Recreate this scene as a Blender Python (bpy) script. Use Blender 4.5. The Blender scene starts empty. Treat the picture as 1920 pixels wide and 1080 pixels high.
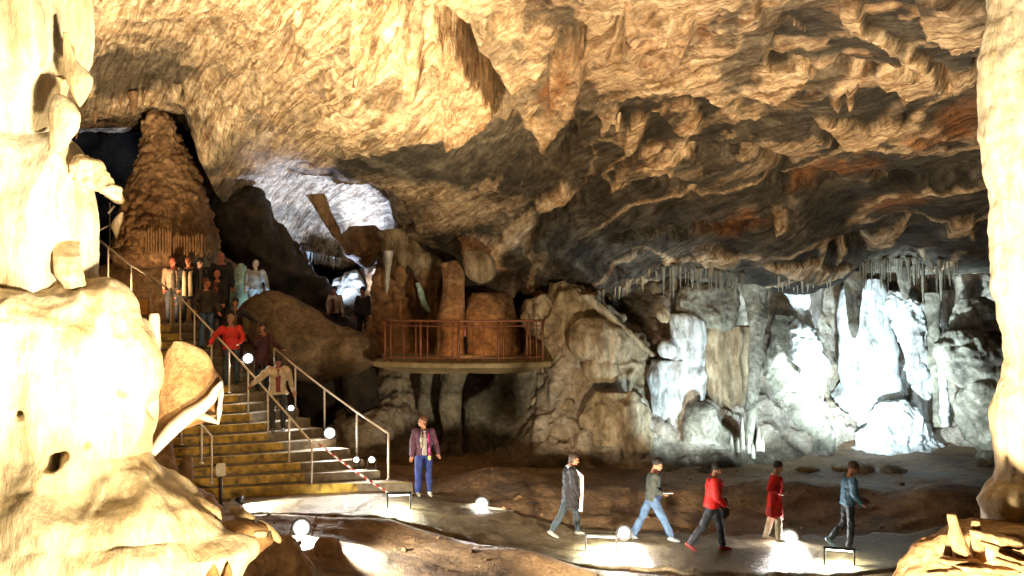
import bpy, math, random
import numpy as np
from mathutils import Vector, Matrix
random.seed(5)
SC = bpy.context.scene
COL = SC.collection
F = 2059.0           # focal length in photo pixels (1920 wide)
CZ = 5.0             # camera height above the cave floor datum
PI = math.pi

# ------------------------------------------------------------------ camera, world, exposure
cd = bpy.data.cameras.new('camera'); cam = bpy.data.objects.new('camera', cd); COL.objects.link(cam)
cam.location = (0, 0, CZ); cam.rotation_euler = (PI/2, 0, 0)
cd.sensor_width = 36; cd.lens = 36*F/1920; cd.clip_start = 0.1; cd.clip_end = 300
SC.camera = cam
w = bpy.data.worlds.new('World'); SC.world = w; w.use_nodes = True
w.node_tree.nodes['Background'].inputs[0].default_value = (0.9, 0.75, 0.6, 1)
w.node_tree.nodes['Background'].inputs[1].default_value = 0.006
SC.view_settings.view_transform = 'Standard'; SC.view_settings.look = 'None'
SC.view_settings.exposure = 0.0; SC.view_settings.gamma = 1
SC.cycles.max_bounces = 5; SC.cycles.diffuse_bounces = 3; SC.cycles.glossy_bounces = 2
SC.cycles.sample_clamp_indirect = 4.0
SC.cycles.use_denoising = True

# light list: name, position, colour, watts, size, target (spot) or None (point), cone degrees
WARM = (1.0, 0.66, 0.32); WARM2 = (1.0, 0.76, 0.48); COOL = (0.66, 0.88, 1.0); WHITE = (1.0, 0.97, 0.9)
def P3(px, py, D): return ((px-960)/F*D, D, CZ+(540-py)/F*D)
LIGHTS = [
 # warm floods hidden below / behind the near formations; the last is an added fill
 ('warm_flood_left', P3(760, 1112, 6.5), (1.0, .83, .55), 8000, .25, P3(10, 120, 11.4), 62),
 ('warm_flood_mound', P3(620, 1500, 7.6), (1.0, .76, .42), 3000, .25, P3(180, 900, 10.5), 100),
 ('warm_flood_ceiling', P3(300, 1120, 14.5), (1.0, .80, .50), 30000, .3, P3(440, 10, 22), 70),
 ('warm_flood_right', P3(1500, 1700, 6.5), (1.0, .83, .57), 10000, .2, P3(1980, 430, 11), 90),
 ('warm_flood_middle', P3(1080, 1150, 17.0), (1.0, .70, .38), 6600, .3, P3(1200, 20, 20), 90),
 ('wall_fill', P3(1240, 1180, 17.0), (1.0, .84, .58), 5200, .3, P3(1000, 720, 28), 60),  # unseen fill added to brighten the tan wall from the front
 # cool lamps of the grotto on the right, with two added fills
 ('cool_lamp_grotto', P3(1600, 842, 28.0), COOL, 6500, .12, P3(1655, 560, 32), 110),
 ('cool_lamp_side', P3(1325, 862, 26.6), COOL, 1150, .12, P3(1280, 690, 29.5), 100),
 ('cool_fill_left', P3(1455, 862, 26.8), COOL, 1200, .15, P3(1420, 640, 30), 120),  # extra unseen fill, added to spread cool light over the curtains
 ('cool_fill_right', P3(1800, 850, 27.4), COOL, 600, .15, P3(1830, 640, 30), 110),  # weak extra fill, added to carry cool light to the right end
 ('cool_lamp_deep', P3(1575, 860, 27.6), COOL, 500, .12, P3(1510, 640, 31), 110),
 # cool lamp behind the boulder, lighting the far roof
 ('cool_lamp_far', P3(662, 598, 35.6), (.46, .62, 1.0), 6500, .15, P3(600, 380, 36), 128),
 ('mint_lamp', P3(492, 600, 30.6), (.62, .92, .95), 50, .08, P3(465, 530, 31.6), 110),
 ('cave_lamp', P3(668, 620, 34.5), (1, .92, .9), 260, .1, P3(650, 550, 36.5), 100),
 # low amber lamp behind the viewing platform, and one under the cone
 ('amber_lamp', P3(880, 655, 29.6), (1, .56, .27), 95, .3, P3(860, 560, 33), 150),
 ('cone_lamp', P3(262, 600, 28.0), (1, .66, .34), 800, .2, P3(320, 390, 32), 90),
]
def add_light(name, loc, col, watts, size, target=None, cone=90, parent=None):
    ld = bpy.data.lights.new(name, 'SPOT' if target else 'POINT')
    ld.color = col; ld.energy = watts; ld.shadow_soft_size = size
    o = bpy.data.objects.new(name, ld); COL.objects.link(o); o.location = loc
    if target:
        ld.spot_size = math.radians(cone); ld.spot_blend = 0.6
        d = Vector(target)-Vector(loc); o.rotation_euler = d.to_track_quat('-Z', 'Y').to_euler()
    return o
for L in LIGHTS: add_light(*L)

# ------------------------------------------------------------------ numpy noise
_r = np.random.RandomState(11)
_perm = np.concatenate([_r.permutation(512)]*3)
_g = _r.normal(size=(512, 3)); _g /= np.linalg.norm(_g, axis=1)[:, None]
def pn(P):
    P = np.asarray(P, dtype=np.float64); sh = P.shape[:-1]; P = P.reshape(-1, 3)
    i = np.floor(P).astype(np.int64); f = P-i; i &= 511; u = f*f*f*(f*(f*6-15)+10)
    out = np.zeros(len(P))
    for dx in (0, 1):
        for dy in (0, 1):
            for dz in (0, 1):
                h = _perm[_perm[_perm[(i[:, 0]+dx) & 511]+((i[:, 1]+dy) & 511)]+((i[:, 2]+dz) & 511)]
                g = _g[h]
                d = g[:, 0]*(f[:, 0]-dx)+g[:, 1]*(f[:, 1]-dy)+g[:, 2]*(f[:, 2]-dz)
                wx = u[:, 0] if dx else 1-u[:, 0]; wy = u[:, 1] if dy else 1-u[:, 1]; wz = u[:, 2] if dz else 1-u[:, 2]
                out += d*wx*wy*wz
    return (out*1.5).reshape(sh)
def fbm(P, f, o=4, s=(1, 1, 1), off=0.0, g=.5):
    P = np.asarray(P)*np.array(s)*f+off; a = 1.0; t = 0
    for k in range(o): t = t+a*pn(P*(2.03**k)+k*17.3); a *= g
    return t
def ridged(P, f, o=4, s=(1, 1, 1), off=0.0, g=.5):
    P = np.asarray(P)*np.array(s)*f+off; a = 1.0; t = 0
    for k in range(o): t = t+a*(1-2*np.abs(pn(P*(2.03**k)+k*9.1))); a *= g
    return t
def billow(P, f, o=3, s=(1, 1, 1), off=0.0, g=.5): return -ridged(P, f, o, s, off, g)
def sstep(a, b, x): t = np.clip((x-a)/(b-a), 0, 1); return t*t*(3-2*t)
def tps(ctrl):
    c = np.array(ctrl, float); X = c[:, :2]/300.0; n = len(X)
    def U(r2): return np.where(r2 > 1e-12, r2*np.log(np.maximum(r2, 1e-12)), 0)
    K = U(((X[:, None]-X[None])**2).sum(-1))+np.eye(n)*1e-3
    Pm = np.hstack([np.ones((n, 1)), X]); A = np.zeros((n+3, n+3)); A[:n, :n] = K; A[:n, n:] = Pm; A[n:, :n] = Pm.T
    sol = np.linalg.solve(A, np.concatenate([c[:, 2], np.zeros(3)]))
    def f(x, y):
        x = np.asarray(x, float)/300; y = np.asarray(y, float)/300; out = sol[n]+sol[n+1]*x+sol[n+2]*y
        for k in range(n): out = out+sol[k]*U((x-X[k, 0])**2+(y-X[k, 1])**2)
        return out
    return f
def sdpoly(x, y, poly):
    p = np.array(poly, float); d = np.full(x.shape, 1e9); ins = np.zeros(x.shape, bool)
    for k in range(len(p)):
        a = p[k]; b = p[(k+1) % len(p)]; e = b-a; L = (e**2).sum()+1e-9
        t = np.clip(((x-a[0])*e[0]+(y-a[1])*e[1])/L, 0, 1)
        d = np.minimum(d, (x-a[0]-t*e[0])**2+(y-a[1]-t*e[1])**2)
        c = ((a[1] > y) != (b[1] > y)); xi = (b[0]-a[0])*(y-a[1])/((b[1]-a[1]) if b[1] != a[1] else 1e-9)+a[0]
        ins ^= c & (x < xi)
    d = np.sqrt(d); return np.where(ins, d, -d)
def dline(x, y, pts):
    d = np.full(x.shape, 1e9)
    for a, b in zip(pts[:-1], pts[1:]):
        a = np.array(a, float); b = np.array(b, float); e = b-a; L = (e**2).sum()+1e-9
        t = np.clip(((x-a[0])*e[0]+(y-a[1])*e[1])/L, 0, 1)
        d = np.minimum(d, (x-a[0]-t*e[0])**2+(y-a[1]-t*e[1])**2)
    return np.sqrt(d)

# ------------------------------------------------------------------ mesh helpers
def tag(o, label=None, cat=None, group=None, kind=None):
    if label: o['label'] = label
    if cat: o['category'] = cat
    if group: o['group'] = group
    if kind: o['kind'] = kind
    return o
def empty(name, loc, rz=0.0):
    o = bpy.data.objects.new(name, None); COL.objects.link(o); o.location = loc; o.rotation_euler = (0, 0, rz)
    o.empty_display_size = .2; return o
def mesh_obj(name, verts, faces, mats, parent=None, smooth=True, fmat=None, attrs=None, origin=None):
    verts = np.asarray(verts, float)
    me = bpy.data.meshes.new(name)
    if origin is not None: verts = verts-np.array(origin)
    if isinstance(faces, np.ndarray):
        nf = len(faces); me.vertices.add(len(verts)); me.vertices.foreach_set('co', verts.astype(np.float32).ravel())
        me.loops.add(nf*4); me.loops.foreach_set('vertex_index', faces.astype(np.int32).ravel())
        me.polygons.add(nf); me.polygons.foreach_set('loop_start', np.arange(0, nf*4, 4, dtype=np.int32))
        me.polygons.foreach_set('loop_total', np.full(nf, 4, dtype=np.int32)); me.update(calc_edges=True); me.validate()
    else: me.from_pydata([tuple(v) for v in verts], [], faces)
    me.polygons.foreach_set('use_smooth', [smooth]*len(me.polygons))
    for m in (mats if isinstance(mats, (list, tuple)) else [mats]): me.materials.append(m)
    if fmat is not None: me.polygons.foreach_set('material_index', fmat)
    for k, v in (attrs or {}).items():
        a = me.attributes.new(k, 'FLOAT', 'POINT'); a.data.foreach_set('value', np.asarray(v, np.float32).ravel())
    me.update()
    o = bpy.data.objects.new(name, me); COL.objects.link(o)
    if parent: o.parent = parent
    if origin is not None: o.location = origin
    return o
def grid_faces(n, m, wrap=False):
    i = np.arange(n-1)[:, None]; j = np.arange(m if wrap else m-1)[None]; j2 = (j+1) % m
    return np.stack([i*m+j+0*i, i*m+j2+0*i, (i+1)*m+j2, (i+1)*m+j+0*j], -1).reshape(-1, 4)
def gnormals(V, wrap=False):
    if wrap: du = (np.roll(V, -1, 1)-np.roll(V, 1, 1))
    else: du = np.gradient(V, axis=1)
    dv = np.gradient(V, axis=0); N = np.cross(du, dv); L = np.linalg.norm(N, axis=-1, keepdims=True)
    return N/np.maximum(L, 1e-9)
class MB:
    """collects boxes, bars, tubes, lathes into one mesh"""
    def __init__(s): s.v = []; s.f = []; s.m = []; s.mi = 0
    def add(s, vs, fs):
        b = len(s.v); s.v += [tuple(v) for v in vs]; s.f += [tuple(b+i for i in f) for f in fs]; s.m += [s.mi]*len(fs); return s
    def box(s, c, d, rz=0, bev=0.0, rx=0, ry=0):
        R = Matrix.Rotation(rz, 3, 'Z') @ Matrix.Rotation(ry, 3, 'Y') @ Matrix.Rotation(rx, 3, 'X'); c = Vector(c); x, y, z = [k/2 for k in d]
        b = min(bev, x*.9, y*.9, z*.9)
        if b <= 0:
            vs = [c+R @ Vector((i*x, j*y, k*z)) for k in (-1, 1) for j in (-1, 1) for i in (-1, 1)]
            return s.add(vs, [(0, 2, 3, 1), (4, 5, 7, 6), (0, 1, 5, 4), (2, 6, 7, 3), (0, 4, 6, 2), (1, 3, 7, 5)])
        vs = []; prof = [(-z, b), (-z+b, 0), (z-b, 0), (z, b)]
        for zz, ins in prof:
            xx = x-ins; yy = y-ins
            for (i, j) in ((-1, -1), (1, -1), (1, 1), (-1, 1)):
                q = b*.6
                if i*j > 0: pts = [(i*xx, j*(yy-q)), (i*(xx-q), j*yy)]
                else: pts = [(i*(xx-q), j*yy), (i*xx, j*(yy-q))]
                if i == -1 and j == -1: pts = [(-xx, -(yy-q)), (-(xx-q), -yy)]
                if i == 1 and j == -1: pts = [((xx-q), -yy), (xx, -(yy-q))]
                if i == 1 and j == 1: pts = [(xx, yy-q), (xx-q, yy)]
                if i == -1 and j == 1: pts = [(-(xx-q), yy), (-xx, yy-q)]
                for a, e in pts: vs.append(c+R @ Vector((a, e, zz)))
        fs = [tuple(reversed(range(8))), tuple(range(24, 32))]
        for r in range(3):
            for k in range(8): fs.append((r*8+k, r*8+(k+1) % 8, r*8+8+(k+1) % 8, r*8+8+k))
        return s.add(vs, fs)
    def tube(s, pts, rad, seg=10, sx=1.0):
        pts = [Vector(p) for p in pts]; n = len(pts)
        if not isinstance(rad, (list, tuple)): rad = [rad]*n
        vs = []; up = Vector((0, 0, 1))
        for i, p in enumerate(pts):
            t = (pts[min(i+1, n-1)]-pts[max(i-1, 0)]).normalized()
            a = t.cross(up)
            if a.length < .05: a = t.cross(Vector((0, 1, 0)))
            a.normalize(); b = t.cross(a).normalized()
            for k in range(seg):
                th = 2*PI*k/seg; vs.append(p+a*math.cos(th)*rad[i]*sx+b*math.sin(th)*rad[i])
        fs = [tuple(range(seg))[::-1], tuple(range((n-1)*seg, n*seg))]
        for i in range(n-1):
            for k in range(seg): fs.append((i*seg+k, i*seg+(k+1) % seg, (i+1)*seg+(k+1) % seg, (i+1)*seg+k))
        return s.add(vs, fs)
    def ell(s, c, r, R=None, seg=14, rings=9):
        c = Vector(c); r = (r, r, r) if not isinstance(r, (list, tuple)) else r; vs = []
        for i in range(1, rings):
            ph = PI*i/rings
            for k in range(seg):
                th = 2*PI*k/seg; v = Vector((r[0]*math.sin(ph)*math.cos(th), r[1]*math.sin(ph)*math.sin(th), r[2]*math.cos(ph)))
                vs.append(c+(R @ v if R else v))
        top = Vector((0, 0, r[2])); vs.append(c+(R @ top if R else top)); vs.append(c-(R @ top if R else top))
        fs = []; n = (rings-1)*seg
        for k in range(seg):
            fs.append((n, k, (k+1) % seg)); fs.append((n+1, (rings-2)*seg+(k+1) % seg, (rings-2)*seg+k))
        for i in range(rings-2):
            for k in range(seg): fs.append((i*seg+k, (i+1)*seg+k, (i+1)*seg+(k+1) % seg, i*seg+(k+1) % seg))
        return s.add(vs, fs)
    def build(s, name, mats, parent=None, smooth=False, origin=None):
        return mesh_obj(name, s.v, s.f, mats, parent, smooth, s.m, origin=origin)

# ------------------------------------------------------------------ materials
def ND(nt, t, **kw):
    n = nt.nodes.new(t)
    for k, v in kw.items(): setattr(n, k, v)
    return n
def new_mat(name):
    m = bpy.data.materials.new(name); m.use_nodes = True; nt = m.node_tree; b = nt.nodes['Principled BSDF']; return m, nt, b
def simple(name, col, rough=.6, metal=0.0, var=.25, scale=9.0, bump=.0, emit=None, es=0, bd=.01):
    m, nt, b = new_mat(name); L = nt.links
    tc = ND(nt, 'ShaderNodeTexCoord'); nz = ND(nt, 'ShaderNodeTexNoise'); nz.inputs['Scale'].default_value = scale; nz.inputs['Detail'].default_value = 5
    L.new(tc.outputs['Object'], nz.inputs['Vector'])
    r = ND(nt, 'ShaderNodeValToRGB'); r.color_ramp.elements[0].position = .3; r.color_ramp.elements[1].position = .72
    r.color_ramp.elements[0].color = tuple(c*(1-var) for c in col)+(1,); r.color_ramp.elements[1].color = tuple(min(1, c*(1+var*.6)) for c in col)+(1,)
    L.new(nz.outputs['Fac'], r.inputs['Fac']); L.new(r.outputs['Color'], b.inputs['Base Color'])
    b.inputs['Roughness'].default_value = rough; b.inputs['Metallic'].default_value = metal
    if bump:
        bp = ND(nt, 'ShaderNodeBump'); bp.inputs['Strength'].default_value = bump; bp.inputs['Distance'].default_value = bd
        L.new(nz.outputs['Fac'], bp.inputs['Height']); L.new(bp.outputs['Normal'], b.inputs['Normal'])
    if emit:
        b.inputs['Emission Color'].default_value = tuple(emit)+(1,); b.inputs['Emission Strength'].default_value = es
    return m
def rock(name, dark, mid, light, cream=None, stain_tint=(.42, .15, .03), rough=.75, scale=.8, stretch=(1, 1, 1), rot=(0, 0, 0), bump=.6, contrast=(.36, .66), use_attr=True, spec=.3, fine=22, streak=False):
    cream = cream or light
    m, nt, b = new_mat(name); L = nt.links
    tc = ND(nt, 'ShaderNodeTexCoord'); mp = ND(nt, 'ShaderNodeMapping'); mp.inputs['Scale'].default_value = stretch; mp.inputs['Rotation'].default_value = rot
    L.new(tc.outputs['Object'], mp.inputs['Vector'])
    def noise(s, d=8, dist=0.0, raw=False, rg=.6):
        n = ND(nt, 'ShaderNodeTexNoise'); n.inputs['Scale'].default_value = s; n.inputs['Detail'].default_value = d; n.inputs['Distortion'].default_value = dist
        n.inputs['Roughness'].default_value = rg
        L.new(tc.outputs['Object'] if raw else mp.outputs['Vector'], n.inputs['Vector']); return n
    n1 = noise(scale, 9, .8, rg=.65)
    r = ND(nt, 'ShaderNodeValToRGB'); e = r.color_ramp.elements
    e[0].position = contrast[0]; e[1].position = contrast[1]; e[0].color = dark+(1,); e[1].color = light+(1,)
    q = e.new((contrast[0]+contrast[1])/2); q.color = mid+(1,)
    L.new(n1.outputs['Fac'], r.inputs['Fac']); col = r.outputs['Color']
    def mix(a, bcol, fac, mode='MIX'):
        mx = ND(nt, 'ShaderNodeMix', data_type='RGBA', blend_type=mode)
        if isinstance(fac, float): mx.inputs['Factor'].default_value = fac
        else: L.new(fac, mx.inputs['Factor'])
        L.new(a, mx.inputs['A'])
        if isinstance(bcol, tuple): mx.inputs['B'].default_value = bcol+(1,)
        else: L.new(bcol, mx.inputs['B'])
        return mx.outputs['Result']
    if use_attr:
        at = ND(nt, 'ShaderNodeAttribute', attribute_name='mask')
        n5 = noise(scale*2.2, 8, 1.0, rg=.7); r5 = ND(nt, 'ShaderNodeValToRGB'); r5.color_ramp.elements[0].position = .34; r5.color_ramp.elements[1].position = .62
        r5.color_ramp.elements[0].color = tuple(c*k for c, k in zip(cream, (.62, .5, .38)))+(1,); r5.color_ramp.elements[1].color = cream+(1,)
        L.new(n5.outputs['Fac'], r5.inputs['Fac'])
        col = mix(col, r5.outputs['Color'], at.outputs['Fac'])
        a2 = ND(nt, 'ShaderNodeAttribute', attribute_name='stain_tint'); col = mix(col, stain_tint, a2.outputs['Fac'])
    n3 = noise(fine*.35, 8, .3, rg=.75); r3 = ND(nt, 'ShaderNodeMapRange'); r3.inputs['From Min'].default_value = .3; r3.inputs['From Max'].default_value = .7
    r3.inputs['To Min'].default_value = .45; r3.inputs['To Max'].default_value = 1.35
    L.new(n3.outputs['Fac'], r3.inputs['Value'])
    cm = ND(nt, 'ShaderNodeCombineColor')
    for k in range(3): L.new(r3.outputs['Result'], cm.inputs[k])
    col = mix(col, cm.outputs['Color'], 1.0, 'MULTIPLY')
    stv = None
    if streak:
        outs = []
        for ang, sc in ((.46, (.13, 2.6, .5)), (.60, (.15, 2.0, .5))):
            m2 = ND(nt, 'ShaderNodeMapping', vector_type='TEXTURE'); m2.inputs['Rotation'].default_value = (0, 0, ang); m2.inputs['Scale'].default_value = sc
            L.new(tc.outputs['Object'], m2.inputs['Vector']); ns = ND(nt, 'ShaderNodeTexNoise'); ns.inputs['Scale'].default_value = 1.0; ns.inputs['Detail'].default_value = 6; ns.inputs['Roughness'].default_value = .68; ns.inputs['Distortion'].default_value = 1.1
            L.new(m2.outputs['Vector'], ns.inputs['Vector']); outs.append(ns.outputs['Fac'])
        sp = ND(nt, 'ShaderNodeSeparateXYZ'); L.new(tc.outputs['Object'], sp.inputs[0])
        mr = ND(nt, 'ShaderNodeMapRange'); mr.inputs['From Min'].default_value = -3; mr.inputs['From Max'].default_value = 3; L.new(sp.outputs['X'], mr.inputs['Value'])
        mf = ND(nt, 'ShaderNodeMix', data_type='FLOAT'); L.new(mr.outputs['Result'], mf.inputs['Factor']); L.new(outs[0], mf.inputs['A']); L.new(outs[1], mf.inputs['B']); stv = mf.outputs['Result']
        rs_ = ND(nt, 'ShaderNodeValToRGB'); rs_.color_ramp.elements[0].position = .38; rs_.color_ramp.elements[1].position = .60; rs_.color_ramp.elements[0].color = (.40, .31, .22, 1); rs_.color_ramp.elements[1].color = (1.35, 1.35, 1.35, 1)
        L.new(stv, rs_.inputs['Fac']); col = mix(col, rs_.outputs['Color'], 1.0, 'MULTIPLY')
    L.new(col, b.inputs['Base Color'])
    n4 = noise(fine, 7, .2, rg=.7)
    ad = ND(nt, 'ShaderNodeMath', operation='MULTIPLY_ADD'); L.new(n3.outputs['Fac'], ad.inputs[0]); ad.inputs[1].default_value = 2.2; L.new(n4.outputs['Fac'], ad.inputs[2])
    hv = ad.outputs['Value']
    if stv is not None:
        a3 = ND(nt, 'ShaderNodeMath', operation='MULTIPLY_ADD'); L.new(stv, a3.inputs[0]); a3.inputs[1].default_value = 4.0; L.new(hv, a3.inputs[2]); hv = a3.outputs['Value']
    bp = ND(nt, 'ShaderNodeBump'); bp.inputs['Strength'].default_value = bump; bp.inputs['Distance'].default_value = .06
    L.new(hv, bp.inputs['Height']); L.new(bp.outputs['Normal'], b.inputs['Normal'])
    rr = ND(nt, 'ShaderNodeMapRange'); rr.inputs['To Min'].default_value = max(.08, rough-.2); rr.inputs['To Max'].default_value = min(1, rough+.15)
    L.new(n1.outputs['Fac'], rr.inputs['Value']); L.new(rr.outputs['Result'], b.inputs['Roughness'])
    b.inputs['Specular IOR Level'].default_value = spec
    return m
M = {}
M['ceiling'] = rock('ceiling rock', (.022, .018, .012), (.062, .052, .036), (.15, .125, .09), cream=(.76, .60, .40), stain_tint=(.30, .12, .035), scale=.9, bump=1.0, fine=14, streak=True)
M['wall'] = rock('wall rock', (.035, .025, .014), (.11, .085, .055), (.26, .21, .14), cream=(.62, .55, .45), stain_tint=(.35, .14, .03), scale=.7, bump=.9)
M['floor'] = rock('floor rock', (.085, .045, .018), (.25, .145, .066), (.42, .27, .14), cream=(.5, .36, .21), scale=.9, rough=.62, spec=.4, bump=1.0, fine=30)
M['path'] = rock('path concrete', (.09, .065, .038), (.19, .15, .095), (.28, .23, .155), scale=1.6, rough=.42, spec=.5, bump=.5, use_attr=False, fine=30)
M['near'] = rock('pale flowstone', (.46, .27, .11), (.70, .54, .32), (.84, .74, .55), scale=1.3, stretch=(1, 1, .22), bump=.5, rough=.5, spec=.4, use_attr=False, contrast=(.3, .6))  # dark gold end of the noise is colour shading for the crevices
M['nearbrown'] = rock('orange flowstone', (.30, .15, .06), (.52, .31, .14), (.66, .46, .26), scale=2.0, bump=.6, rough=.6, use_attr=False)
M['tan'] = rock('tan flowstone', (.13, .085, .04), (.33, .25, .15), (.5, .42, .3), scale=1.0, stretch=(1, 1, .4), bump=.7, use_attr=False)
M['white'] = rock('white flowstone', (.17, .15, .12), (.50, .50, .47), (.80, .80, .78), scale=1.5, stretch=(1, 1, .35), bump=.9, use_attr=False, contrast=(.34, .60))  # dark end of the noise paints in the shade of crevices
M['grey'] = rock('grey flowstone', (.06, .05, .035), (.18, .16, .115), (.34, .31, .24), scale=1.3, bump=.7, use_attr=False)
M['brown'] = rock('brown flowstone', (.11, .055, .022), (.25, .14, .065), (.40, .25, .13), scale=1.4, bump=.8, use_attr=False)
M['boulder'] = rock('boulder rock', (.07, .045, .022), (.14, .09, .048), (.22, .15, .085), scale=1.8, bump=.5, use_attr=False, fine=30)
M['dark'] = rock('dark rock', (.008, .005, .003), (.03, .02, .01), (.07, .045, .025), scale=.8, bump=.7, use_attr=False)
M['mint'] = rock('flowstone with green light', (.25, .36, .3), (.4, .56, .48), (.5, .7, .62), scale=2, bump=.6, use_attr=False)  # green lamp light painted into the base colour of the rock
M['yellow'] = simple('worn yellow paint', (.44, .28, .04), .6, var=.75, scale=6, bump=.3)
M['step'] = simple('step concrete', (.19, .15, .095), .65, var=.5, scale=7, bump=.4)
M['steel'] = simple('galvanised rail', (.78, .70, .60), .4, .0, var=.2, scale=12)
M['rust'] = simple('brown railing paint', (.16, .055, .024), .5, .2, var=.35, scale=10)
M['deck'] = simple('platform concrete', (.20, .15, .075), .7, var=.35, scale=5, bump=.3)
M['black'] = simple('black enamel', (.02, .02, .02), .45)
M['rimwhite'] = simple('bright lit rim', (.86, .82, .74), .4, var=.08, scale=5, bump=.2)  # light on the shell rim painted as a bright base colour
M['lens'] = simple('lamp lens', (1, 1, 1), .3, emit=(1, .98, .92), es=45)
M['tube'] = simple('lamp tube', (1, 1, .9), .3, emit=(1, 1, .72), es=25)
M['red'] = simple('red tape', (.55, .05, .03), .6); M['tapewhite'] = simple('white tape', (.8, .78, .72), .6)
M['cream_plastic'] = simple('cream sign board', (.62, .5, .32), .5); M['orange'] = simple('orange box', (.6, .3, .06), .5)

# ------------------------------------------------------------------ blob: a rock mass given as rows (y, x left, x right), with its own depth and thickness
def blob(name, rows, D, mat, label=None, cat=None, group=None, ratio=.7, dmax=3.0, step=3.0, seed=0, lump=(.12, 1.0), bill=(0, 2), flute=(0, 6), terr=(0, 4), fine=(.012, 9), parent=None, smoothrows=2, square=1.0, kind=None, D2=None, pits=()):
    rows = sorted(rows); ys = np.array([r[0] for r in rows], float)
    ny = max(8, int((ys[-1]-ys[0])/step)+1); y = np.linspace(ys[0], ys[-1], ny)
    xl = np.interp(y, ys, [r[1] for r in rows]); xr = np.interp(y, ys, [r[2] for r in rows])
    if smoothrows and ny > 12:
        k = max(1, int(smoothrows*4/step)); ker = np.hanning(2*k+3)[1:-1]; ker /= ker.sum()
        pad = lambda a: np.convolve(np.concatenate([2*a[0]-a[1:k+2][::-1], a, 2*a[-1]-a[-k-2:-1][::-1]]), ker, 'same')[k+1:-(k+1)]
        xl = pad(xl); xr = pad(xr)
    Dr = np.interp(y, ys, [r[3] if len(r) > 3 else D for r in rows])
    cx = (xl+xr)/2; hw = np.maximum((xr-xl)/2, .2)/F*Dr
    nc = int(min(420, max(14, 2*PI*hw.max()*.85/(step*D/F)))); ph = np.linspace(0, 2*PI, nc, endpoint=False)
    sx = np.sign(np.sin(ph))*np.abs(np.sin(ph))**square; cy = np.sign(np.cos(ph))*np.abs(np.cos(ph))**square
    V = np.zeros((ny, nc, 3)); th = np.minimum(hw*ratio, dmax)
    V[..., 0] = ((cx-960)/F*Dr)[:, None]+hw[:, None]*sx[None]
    V[..., 1] = Dr[:, None]-th[:, None]*cy[None]
    V[..., 2] = (CZ+(540-y)/F*Dr)[:, None]
    N = gnormals(V, True)
    c = V.mean(axis=1, keepdims=True)
    if ((V-c)*N).sum(-1).mean() < 0: N = -N
    o = seed*7.7; d = 0
    if lump[0]: d = d+lump[0]*fbm(V, lump[1], 4, off=o)
    if bill[0]: d = d+bill[0]*(billow(V, bill[1], 3, off=o)+.6)
    if flute[0]: d = d+flute[0]*ridged(V+.12*np.stack([fbm(V, .8, 2, off=o)]*3, -1), flute[1], 2, s=(1, 1, .09), off=o)
    if terr[0]: zz = V[..., 2]*terr[1]+1.2*fbm(V, 1.0, 3, off=o+3); fr = zz-np.floor(zz); d = d+terr[0]*(sstep(0, .25, fr)*(1-fr))*2
    if fine[0]: d = d+fine[0]*fbm(V, fine[1], 3, off=o)
    for (qx, qy, qr, qd) in pits:
        ax = 960+V[..., 0]/V[..., 1]*F; ay = 540-(V[..., 2]-CZ)/V[..., 1]*F; front = (cy > 0)[None]
        ww = 16*fbm(V, 2.2, 3, off=9); d = d-front*qd*np.exp(-(((ax-qx+ww)/qr)**2+((ay-qy+ww)/qr)**2)**1.5)
    taper = np.clip(hw/.12, .08, 1)[:, None]
    V = V+N*(d*taper)[..., None]
    faces = grid_faces(ny, nc, True)
    top = V[0].mean(0); bot = V[-1].mean(0); vs = np.vstack([V.reshape(-1, 3), top, bot]); n = ny*nc
    j = np.arange(nc)[::1]; j2 = (j+1) % nc
    # caps as degenerate-free quads over pairs
    jj = np.arange(0, nc-1, 2); cap1 = np.stack([np.full(len(jj), n), jj, (jj+1) % nc, (jj+2) % nc], -1)[:, [0, 3, 2, 1]]
    b = (ny-1)*nc; cap2 = np.stack([np.full(len(jj), n+1), b+jj, b+(jj+1) % nc, b+(jj+2) % nc], -1)
    faces = np.vstack([faces, cap1, cap2])[:, ::-1]
    org = (V[-1, :, 0].mean(), V[-1, :, 1].mean(), V[..., 2].min()) if parent is None else None
    ob = mesh_obj(name, vs, faces, mat, parent, True, origin=org)
    if parent is not None: ob.location = (-parent.location[0], -parent.location[1], -parent.location[2])
    tag(ob, label, cat, group, kind); return ob
def spike(name, px, y0, y1, wpx, D, mat, label, cat, group=None, lean=0, up=False, seed=0, flute=.02, tip=.06, belly=.5):
    rows = []
    for k in range(9):
        t = k/8; wd = wpx*(tip+(1-tip)*((1-t)**belly*(1-.25*t))); yy = y0+(y1-y0)*t
        if up: yy = y1-(y1-y0)*t
        c = px+lean*t; rows.append((yy, c-wd/2, c+wd/2))
    return blob(name, rows, D, mat, label, cat, group, ratio=1, step=2.6 if wpx > 14 else 4.5, seed=seed, lump=(.03, 2), flute=(flute, 8), fine=(.006, 12), smoothrows=0)

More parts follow.
